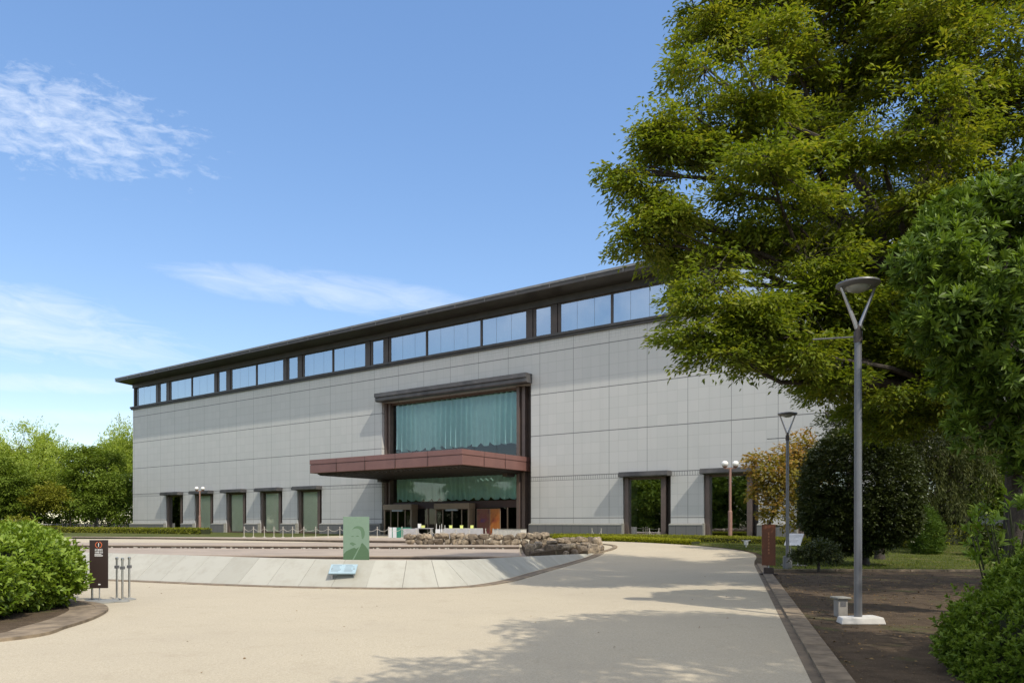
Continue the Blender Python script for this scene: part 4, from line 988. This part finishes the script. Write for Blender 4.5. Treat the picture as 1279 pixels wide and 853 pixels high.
        A2 = np.repeat(A, nleaf, 0); O2 = np.repeat(out, nleaf, 0); k = n*nleaf
        r = rnd_dir(k, rng); side = r-O2*(r*O2).sum(1, keepdims=True); side /= np.linalg.norm(side, axis=1, keepdims=True)
        q = rng.uniform(.15, 1.0, (k,1)); P = A2-O2*q*spread*.5+side*.01; D = O2*(1.15-q)+side*(.35+q*.8); Nv = O2+.15*rng.normal(size=(k,3))
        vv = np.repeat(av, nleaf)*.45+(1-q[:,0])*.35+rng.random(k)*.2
    elif mode == 'hang':
        A2 = np.repeat(A, nleaf, 0); k = n*nleaf; u = rng.uniform(0, 1, (k,1))*spread
        P = A2+np.array([0,0,-1.0])*u*1.6+np.repeat(Nn, nleaf, 0)*u*.5+rng.normal(size=(k,3))*.05*(1+spread)
        D = np.array([0,0,-1.0])+rng.normal(size=(k,3))*.45; Nv = rnd_dir(k, rng); vv = np.repeat(av, nleaf)*.6+rng.random(k)*.4
    s_ = rng.uniform(.7, 1.2, len(P))
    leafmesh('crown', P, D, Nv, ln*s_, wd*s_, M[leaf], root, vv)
    return root
def MS(lst, zf=.8, df=1.0):      # (px, py, radius px, distance) -> centre and radii in metres
    out = []
    for a in lst:
        pxx, pyy, r, Y = a[:4]; rr = r/FPX*Y; out.append((W(pxx, pyy, Y), (rr, rr*df, rr*(a[4] if len(a) > 4 else zf)))); 
    return out
# the great tree on the right
zl = [(882,85,46,17.8),(898,28,46,18.4),(915,-20,50,18.8),(812,172,38,17.6),(868,145,46,17.4),(780,215,24,17.4),(805,295,36,17.4),(800,238,32,17.6),(972,60,70,18.5),(912,125,66,17.5),(852,195,58,18),(838,262,54,17.2),(848,315,50,18.6),(890,355,58,16),(945,400,50,15.6,.6),(900,440,40,15.6,.45),(970,450,45,17,.45),(935,420,50,17,.5),(1015,430,50,17.5,.5),(1045,470,45,17,.4),
      (1000,140,85,20),(960,215,75,16),(1000,285,85,17),(940,300,70,18),(1010,385,75,16.5,.7),(1060,60,90,20),(1070,-30,110,19),(975,-25,70,19.5),
      (1105,165,95,17),(1085,250,90,20.5),(1090,345,85,18.5),(1075,430,70,20,.6),(1180,45,110,18),(1195,155,100,20),(1180,260,90,16.5),(1270,110,100,18),
      (1290,230,90,21),(1180,370,80,21),(1170,470,70,21,.6),(1300,-20,120,19),(1200,-70,120,20),(1035,470,45,19,.5),(1050,400,60,17,.6),(1110,405,60,17.5,.6),(1120,465,60,18,.5),(1075,485,45,18.5,.45),(1150,420,60,17,.6),(1090,520,50,20,.4),(1160,520,60,19,.5),(1180,430,60,16.5,.6),(1235,470,60,17,.5),(1140,490,50,17,.45),(1250,430,60,16.5,.6),(870,420,35,15.8,.5),(1000,440,50,16,.5),(930,395,45,15.6,.6)]
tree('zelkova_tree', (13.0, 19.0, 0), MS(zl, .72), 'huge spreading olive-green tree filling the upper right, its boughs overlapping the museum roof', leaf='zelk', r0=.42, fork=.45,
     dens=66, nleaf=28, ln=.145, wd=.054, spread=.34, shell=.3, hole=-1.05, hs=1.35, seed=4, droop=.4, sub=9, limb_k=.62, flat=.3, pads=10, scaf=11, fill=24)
# evergreen in front of it
ev_ = [(1205,290,62,12),(1160,330,48,11.6),(1262,265,60,12.4),(1180,395,55,11.4),(1250,360,70,11.2),(1215,450,62,11.8),(1290,330,80,12.5),(1275,455,70,11.4),(1170,300,35,11.8),(1235,530,50,12),(1300,520,60,12),(1290,250,50,12.4),(1225,250,30,12.2),(1295,400,65,12.3),(1262,430,50,12.0),(1295,575,40,12.2)]
tree('evergreen_tree', (8.55, 12.6, 0), MS(ev_, .85), 'dense evergreen tree with whorled glossy leaves at the right edge, beside the near lamp', leaf='ever', r0=.16, dens=520, nleaf=15, ln=.17, wd=.045,
     spread=.1, shell=.35, hole=-.55, hs=2.6, seed=6, mode='whorl', twigs=False)
# dark clipped ball tree
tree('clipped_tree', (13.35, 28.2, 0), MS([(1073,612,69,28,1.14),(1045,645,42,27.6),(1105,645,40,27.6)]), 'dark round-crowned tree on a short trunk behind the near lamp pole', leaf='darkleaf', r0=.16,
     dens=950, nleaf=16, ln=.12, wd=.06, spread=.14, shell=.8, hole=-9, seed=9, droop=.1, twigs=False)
# small turning tree
tree('dogwood_tree', (12.6, 36.5, .2), MS([(975,585,30,36,.8),(960,600,24,35.5),(1000,570,30,37),(945,575,18,36),(985,620,28,36,.8),(1010,610,28,37),(965,640,22,36,.6),(1000,650,22,36.4),(1015,560,26,37),(948,612,14,36)]), 'small yellowing tree with orange tints behind the farther lamp', leaf='dogw', r0=.1,
     dens=90, nleaf=15, ln=.2, wd=.11, spread=.3, shell=.3, hole=-.5, hs=2, seed=12, sub=4)
# shrubs in the shade
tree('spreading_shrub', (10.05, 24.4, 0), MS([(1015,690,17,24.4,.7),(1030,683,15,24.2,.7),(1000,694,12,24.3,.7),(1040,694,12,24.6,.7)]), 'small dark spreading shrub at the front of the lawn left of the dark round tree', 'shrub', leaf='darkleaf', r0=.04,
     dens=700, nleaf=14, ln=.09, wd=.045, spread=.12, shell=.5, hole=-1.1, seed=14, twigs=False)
tree('feathery_conifer', (19.0, 34.8, .1), MS([(1157,668,19,34.8,1.5),(1156,652,12,34.8,1.6),(1158,684,18,34.8,.8)]), 'light green feathery cone-shaped conifer beyond the dark round tree', 'conifer', leaf='conif', r0=.05,
     dens=700, nleaf=16, ln=.12, wd=.03, spread=.14, shell=.7, hole=-2, seed=15, droop=-.6, twigs=False)
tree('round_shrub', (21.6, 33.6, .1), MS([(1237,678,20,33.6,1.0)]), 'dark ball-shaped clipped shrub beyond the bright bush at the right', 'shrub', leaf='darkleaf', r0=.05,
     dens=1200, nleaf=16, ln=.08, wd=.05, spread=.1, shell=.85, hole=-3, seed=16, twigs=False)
# trees of the wood on the right
tree('wood_tree', (20.5, 37.5, .2), MS([(1160,560,50,37,.8),(1130,530,45,36,.6),(1200,585,45,36,.8),(1175,620,36,35.5,.8),(1210,540,50,38),(1150,500,50,37)]), 'weeping tree with pale drooping leaves in the shade right of the dark round tree', leaf='cedar', r0=.2,
     dens=60, nleaf=26, ln=.22, wd=.06, spread=.5, shell=.4, hole=-.7, seed=21, mode='hang', sub=6)
tree('wood_tree', (27.5, 41, .3), MS([(1250,600,45,41,.8),(1270,560,60,41),(1230,560,40,42),(1290,620,50,40),(1240,635,26,40,.6)]), 'leafy tree in the wood above the dark ball-shaped shrub', leaf='bgreen', r0=.25,
     dens=55, nleaf=26, ln=.24, wd=.09, spread=.5, shell=.4, hole=-.7, seed=22, sub=6)
tree('wood_tree', (15.6, 31.6, .1), MS([(1110,520,60,31,.5),(1060,525,40,30,.45),(1150,545,50,31,.5),(1100,560,45,32,.5),(1190,520,60,30,.5),(1030,515,28,29,.45)]), 'dark layered tree with flat dark sprays above the round tree', leaf='darkleaf', r0=.18,
     dens=75, nleaf=26, ln=.17, wd=.05, spread=.4, shell=.3, hole=-.5, seed=23, sub=6, flat=.2, droop=.3)
tree('wood_tree', (31, 52, .5), MS([(1120,585,60,50),(1180,600,50,52),(1240,560,70,52),(1300,580,70,50),(1060,590,40,50)]), 'distant tree of the wood seen through gaps at the right', leaf='bgreen', r0=.25,
     dens=34, nleaf=22, ln=.3, wd=.12, spread=.6, shell=.4, hole=-.5, seed=24, sub=5)
tree('wood_tree', (17, 13.5, 0), [(Vector((17,13.5,9)), (4,3.5,3)), (Vector((14,12,11)), (2.5,2.5,2)), (Vector((19,16,11)), (3.5,3,3)), (Vector((17,15,6)), (3,3,1.8))], 'tree of the wood at the right edge beside the great tree', leaf='zelk', r0=.25,
     dens=30, nleaf=26, ln=.2, wd=.08, spread=.5, seed=26, twigs=False)
# the tree beside the photographer whose shadow lies on the drive
tree('wood_tree', (8.0, .5, 0), [(Vector((6.3,5.0,8.6)), (2.0,1.5,1.1)), (Vector((4.9,2.8,8.2)), (1.6,1.7,1.0)), (Vector((8.4,5.6,9.0)), (2.2,1.8,1.3)), (Vector((7.6,2.4,9.6)), (2.6,2.2,1.6)),  (Vector((6.8,-.4,9.0)), (2.2,2.2,1.3)),(Vector((3.1,2.0,7.6)), (1.0,1.3,.5))],
     'tall tree beside the drive whose shade falls across the pavement', leaf='zelk', r0=.3, dens=46, nleaf=30, ln=.18, wd=.07, spread=.38, shell=.2, hole=-1.2, seed=27, pads=9, flat=.3, twigs=False)
# left trees
tree('background_tree', (-72, 112, .45), MS([(30,578,38,112,1.0),(50,600,36,110),(15,563,28,112,1.1),(42,556,22,112,1.1),(70,600,28,112,.8),(5,590,35,110),(82,570,14,112)]), 'tall airy light-green tree at the far left, higher than its neighbours', leaf='blight', r0=.4,
     dens=24, nleaf=32, ln=.40, wd=.16, spread=.9, shell=.2, hole=-.6, hs=.5, seed=31, droop=-.7, sub=8, loose=.5)
tree('background_tree', (-62, 111, .45), MS([(118,590,34,106,.9),(100,610,30,105),(140,615,28,104,.9),(120,625,38,104,.6),(108,572,20,106),(135,578,20,106),(155,600,14,104),(152,640,14,104,.7)]), 'broad dark green round tree left of the museum corner', leaf='bgreen', r0=.35, bark='barkl',
     dens=26, nleaf=30, ln=.36, wd=.17, spread=.7, shell=.5, hole=-1.0, hs=.6, seed=32, sub=6, twigs=False)
tree('background_tree', (-66, 124, .45), MS([(150,570,20,124,1.4),(162,560,20,125,1.4),(135,570,13,124,1.3),(165,600,26,124,1.2),(148,600,24,124)]), 'light-green upright tree behind the dark round one, half hidden by the museum corner', leaf='blight', r0=.3,
     dens=28, nleaf=32, ln=.40, wd=.16, spread=.9, shell=.2, hole=-.7, hs=.5, seed=33, droop=-.9, sub=6, loose=.5)
tree('background_tree', (-70, 103, .45), MS([(8,605,32,100,.9),(-15,620,30,100),(15,630,24,100,.7),(-10,590,30,100)]), 'dark green tree cut by the left edge of the picture', leaf='bgreen', r0=.3,
     dens=26, nleaf=28, ln=.36, wd=.17, spread=.7, shell=.5, hole=-1, seed=34, sub=5, twigs=False)
tree('background_tree', (-60.5, 102, .45), MS([(50,625,20,101,.8),(65,618,18,101,.8),(38,630,14,101,.8),(78,628,12,101,.7)]), 'small yellow-green tree between the dark trees on the left', leaf='byellow', r0=.15,
     dens=40, nleaf=24, ln=.34, wd=.16, spread=.6, shell=.4, hole=-.8, seed=35, sub=5, twigs=False)
bt = tree('background_tree', (-88, 122, .45), [(Vector((-88,122,6)), (10,5,5.5)), (Vector((-76,124,4.5)), (8,5,4)), (Vector((-64,126,4)), (8,5,3.5)), (Vector((-98,118,7)), (8,5,6))], 'low dark trees massed behind the railing at the far left', leaf='bgreen', r0=.3,
     dens=12, nleaf=26, ln=.5, wd=.26, spread=1.0, shell=.5, hole=-2, seed=36, sub=4, twigs=False)
# park trees left of the view, which the dark windows mirror
pt = tree('park_tree', (-52, 20, 0), [(Vector((-52,20,8)), (5,5,3.5)), (Vector((-49,22,6)), (3,3,2.5)), (Vector((-55,17,6)), (3.5,3.5,2.5)), (Vector((-52,19,11)), (3,3,2.5)), (Vector((-50,17,4)), (2.5,2.5,2)), (Vector((-53,22,2)), (4.5,3,2)), (Vector((-50,18,1.6)), (4,3,1.7))], 'park tree standing left of the fountain, out of the picture and mirrored in the windows', leaf='bgreen', r0=.35,
     dens=16, nleaf=24, ln=.5, wd=.3, spread=.9, seed=41, sub=4, twigs=False, group='park trees left of the fountain')
for x, y in ((-60,27),(-45,12),(-68,36),(-56,8),(-72,47),(-82,60),(-84,74),(-90,88),(-38,5),(-66,16),(-72,92),(-77,97),(-78,86)):
    c = copy_tree(pt); c.location = (x, y, .1); c.rotation_euler = (0, 0, random.uniform(0, 6)); k = random.uniform(.85, 1.2); c.scale = (k, k, k)
# bushes -----------------------------------------------------------
def bush(name, masses, label, leaf, dens, nleaf, ln, wd, mode, seed, cat='bush', spread=.1, corek=.78, colz=.2, shell=.86, hole=-9, group=None):
    rng = np.random.default_rng(seed); c0 = np.array(masses[0][0], float); base = np.array([c0[0], c0[1], hgt(c0[0], c0[1])])
    root = empty(name, tuple(base), 0, label, cat, group); ms = [(np.array(c, float)-base, r) for c, r in masses]
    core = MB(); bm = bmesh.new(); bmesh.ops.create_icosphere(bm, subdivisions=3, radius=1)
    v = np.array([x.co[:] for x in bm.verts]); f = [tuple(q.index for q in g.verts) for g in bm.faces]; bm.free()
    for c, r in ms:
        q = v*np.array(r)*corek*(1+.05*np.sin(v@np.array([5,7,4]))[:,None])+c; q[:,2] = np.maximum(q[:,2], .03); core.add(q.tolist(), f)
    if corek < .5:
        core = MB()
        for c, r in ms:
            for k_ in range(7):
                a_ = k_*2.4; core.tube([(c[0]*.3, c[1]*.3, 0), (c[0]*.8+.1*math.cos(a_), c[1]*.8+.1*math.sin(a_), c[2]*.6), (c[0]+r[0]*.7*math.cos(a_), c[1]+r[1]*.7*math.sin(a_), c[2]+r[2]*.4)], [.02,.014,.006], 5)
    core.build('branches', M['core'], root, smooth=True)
    A, Nn, I = anchors(ms, dens, rng, shell, hole, 3, seed)
    # keep only anchors not buried in a neighbouring mass
    keep = A[:,2] > .02
    for j, (c, r) in enumerate(ms):
        keep &= ~((((A-c)/np.array(r))**2).sum(1) < .68)
    A, Nn = A[keep], Nn[keep]; wob = .06*np.sin(A[:,0]*9)*np.sin(A[:,1]*8+1)*np.sin(A[:,2]*10)+.08*np.sin(A[:,0]*3.7+seed)*np.sin(A[:,1]*4.1)*np.sin(A[:,2]*5+2)+np.abs(rng.normal(size=len(A)))*.03; A = A+Nn*wob[:,None]
    n = len(A); st_ = rng.random(n) < .05; A[st_] += (Nn[st_]*.5+np.array([0,0,.8]))*rng.uniform(.04,.17,(int(st_.sum()),1)); av = rng.random(n); out = Nn*.9+np.array([0,0,.55])+rng.normal(size=Nn.shape)*.35; out /= np.linalg.norm(out, axis=1, keepdims=True)
    A2 = np.repeat(A, nleaf, 0); O2 = np.repeat(out, nleaf, 0); k = n*nleaf
    r = rnd_dir(k, rng); side = r-O2*(r*O2).sum(1, keepdims=True); side /= np.linalg.norm(side, axis=1, keepdims=True)
    q = rng.uniform(.0, 1.0, (k,1))
    if mode == 'whorl': P = A2-O2*q*spread; D = O2*(1.0-q*.7)+side*(.45+q*.7)
    else: P = A2-O2*q*spread*1.6+side*spread*.3*rng.random((k,1)); D = O2*rng.uniform(.2,1.0,(k,1))+side*rng.uniform(.4,1,(k,1))
    Nv = O2+.25*rng.normal(size=(k,3)); s_ = rng.uniform(.65, 1.2, k)
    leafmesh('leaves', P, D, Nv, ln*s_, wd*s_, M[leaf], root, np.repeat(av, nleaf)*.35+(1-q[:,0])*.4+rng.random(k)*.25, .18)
    return root
V3 = lambda x, y, z: (x, y, z)
bush('leafy_bush', [(V3(-9.05,13.6,.68),(1.05,1.15,.74)),(V3(-9.4,13.2,.72),(1.3,1.3,.76)),(V3(-10.6,13.6,.7),(1.4,1.3,.76)),(V3(-9.75,14.8,.76),(1.0,1.0,.76)),(V3(-10.4,15.2,.8),(1.3,1.1,.78)),(V3(-12.2,14.5,.75),(1.5,1.4,.8))],
     'taller bush of shiny bright green leaves at the left edge, reaching the brown sign', 'bush', 1300, 13, .105, .05, 'lax', 51, spread=.13)
bush('leafy_bush', [(V3(-9.0,11.9,.58),(1.0,.95,.60)),(V3(-9.6,11.8,.62),(1.1,1.0,.66))], 'lower bush of shiny bright green leaves nearest the kerb at the left edge', 'bush', 1300, 13, .105, .05, 'lax', 52, spread=.13)
bush('round_bush', [(V3(-16.3,24.6,1.2),(.55,.55,.65))], 'olive ball of foliage peeping over the left bush', 'byellow', 700, 12, .08, .04, 'lax', 53, cat='shrub')
bush('azalea_bush', [(V3(6.35,7.6,.3),(1.75,1.5,.72)),(V3(7.05,8.0,.72),(1.7,1.5,.78)),(V3(6.2,6.6,.42),(1.25,1.2,.75)),(V3(8.2,9.0,.95),(1.6,1.5,.85)),(V3(5.9,5.4,.35),(1.2,1.2,.72)),(V3(5.15,7.6,.1),(.55,.6,.42)),(V3(6.2,8.4,.9),(.7,.6,.42))],
     'mounded bush of small whorled green leaves in the lower right corner', 'bushr', 4600, 9, .062, .024, 'whorl', 54, spread=.05, corek=.8, shell=.93)
sh = [(W(1262,612,9.3),.35),(W(1240,632,9.2),.28),(W(1278,600,9.5),.35),(W(1228,640,8.8),.2)]
bush('leafy_shoots', [(tuple(W(1262,668,9.4)),(.42,.35,.42)),(tuple(W(1284,655,9.5)),(.4,.35,.5)),(tuple(W(1238,682,9.2)),(.3,.3,.3))], 'taller leafy shoots rising behind the mounded bush at the right edge', 'bushr', 420, 12, .14, .04, 'whorl', 55, spread=.1, corek=.3, shell=.5, cat='shrub')

def hedge(name, path, w_, h, leaf, n, ln, label, seed, z0=None):
    rng = np.random.default_rng(seed); cm = [0]
    for a, b in zip(path[:-1], path[1:]): cm.append(cm[-1]+math.dist(a, b))
    p0 = path[0]; b0 = hgt(*p0); root = empty(name, (p0[0], p0[1], b0), 0, label, 'hedge')
    a_, c_ = strip(path, -w_/2+.08, w_/2-.08); mb = MB()
    for i in range(len(path)-1):
        q = [a_[i], c_[i], c_[i+1], a_[i+1]]; hb = [hgt(*p)-b0 for p in q]
        mb.hexa([(p[0]-p0[0],p[1]-p0[1],k-.02) for p, k in zip(q, hb)], [(p[0]-p0[0],p[1]-p0[1],k+h-.07) for p, k in zip(q, hb)])
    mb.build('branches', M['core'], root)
    P = []; Nn = []
    for _ in range(n):
        d = rng.uniform(0, cm[-1]); p, t_ = along(path, cm, d); nn = Vector((t_.y, -t_.x)); u = rng.uniform(-1, 1)
        if rng.random() < w_/(w_+2*h): off, z, nv = u*w_/2, h+rng.normal()*.025, (0,0,1)
        else: s_ = 1 if rng.random() < .5 else -1; off, z, nv = s_*w_/2+rng.normal()*.03, h*rng.uniform(.02,1), (nn.x*s_, nn.y*s_, .3)
        q = p+nn*off; P.append((q.x-p0[0], q.y-p0[1], hgt(q.x,q.y)-b0+z)); Nn.append(nv)
    P = np.array(P); Nn = np.array(Nn, float); D = Nn+rng.normal(size=P.shape)*.7+np.array([0,0,.2]); s_ = rng.uniform(.6,1.2,n)
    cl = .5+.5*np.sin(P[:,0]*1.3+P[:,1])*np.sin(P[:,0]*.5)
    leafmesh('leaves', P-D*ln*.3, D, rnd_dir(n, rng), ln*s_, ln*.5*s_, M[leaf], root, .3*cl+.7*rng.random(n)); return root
hedge('clipped_hedge', [(2.9,48.4),(6,45.6),(8.4,43.3),(10.1,41.0)], .9, .24, 'hedgey', 22000, .09, 'bright yellow-green low clipped hedge curving along the edge of the drive', 61)
hedge('clipped_hedge', [(2.9,50.4),(7,47.6),(10.2,44.6),(13.5,42.6),(17,40.6),(21,38.8)], 1.5, .33, 'byellow', 26000, .1, 'darker green clipped hedge running behind the yellow one along the museum', 62)
hedge('clipped_hedge', [(-52,86),(-46,82.5),(-40,79),(-34,75.5),(-30,73)], 1.2, .55, 'byellow', 9000, .2, 'low olive clipped hedge on the lawn below the left museum windows', 63)
hedge('clipped_hedge', [(-75,88),(-66,87.5),(-60,87),(-52.5,86.2)], 1.2, .7, 'byellow', 9000, .2, 'low olive clipped hedge in front of the far railing', 64)
hedge('clipped_hedge', [(20,41.5),(26,41),(34,40)], 1.2, 1.0, 'hedgey', 7000, .14, 'bright hedge glimpsed in the wood behind the feathery conifer', 65)
# grass and litter
def scatter(name, poly_fn, n, m, ln, wd, label, cat, up=True, seed=71):
    rng = np.random.default_rng(seed); P = []
    while len(P) < n:
        q = poly_fn(rng)
        if q is not None: P.append((q[0], q[1], hgt(*q)+.012))
    P = np.array(P); D = (np.array([0,0,1.0])+rng.normal(size=P.shape)*.5) if up else rng.normal(size=P.shape)*np.array([1,1,.15]); Nv = rng.normal(size=P.shape) if up else np.array([0,0,1.0])+rng.normal(size=P.shape)*.3
    s_ = rng.uniform(.5,1.3,n); o = leafmesh(name, P, D, Nv, ln*s_, wd*s_, M[m], None, rng.random(n)); tag(o, label, cat, kind='stuff'); return o
def inpoly(p, poly):
    c = False; j = len(poly)-1
    for i in range(len(poly)):
        if (poly[i][1] > p[1]) != (poly[j][1] > p[1]) and p[0] < (poly[j][0]-poly[i][0])*(p[1]-poly[i][1])/(poly[j][1]-poly[i][1])+poly[i][0]: c = not c
        j = i
    return c
def lf(rng):
    p = (rng.uniform(8.9, 26), rng.uniform(25.2, 46)); return p if inpoly(p, lawn_r) else None
scatter('grass', lf, 30000, 'grass', .07, .018, 'short patchy grass of the shaded lawn on the right', 'grass')
def df_(rng):
    y = 4+rng.uniform(0,1)**.7*20; return (.28*y+1.3+rng.uniform(0, 1)**1.5*10, y)
scatter('leaf_litter', df_, 2600, 'litter', .05, .03, 'dry leaves and bits strewn over the bare soil on the right', 'leaf litter', False, 72)
def rf_(rng):
    y = rng.uniform(6, 30); x = rng.uniform(-.5*y, .3*y); return (x, y)
scatter('fallen_leaves', rf_, 60, 'litter', .04, .025, 'few dry leaves lying on the pale drive', 'fallen leaves', False, 73)
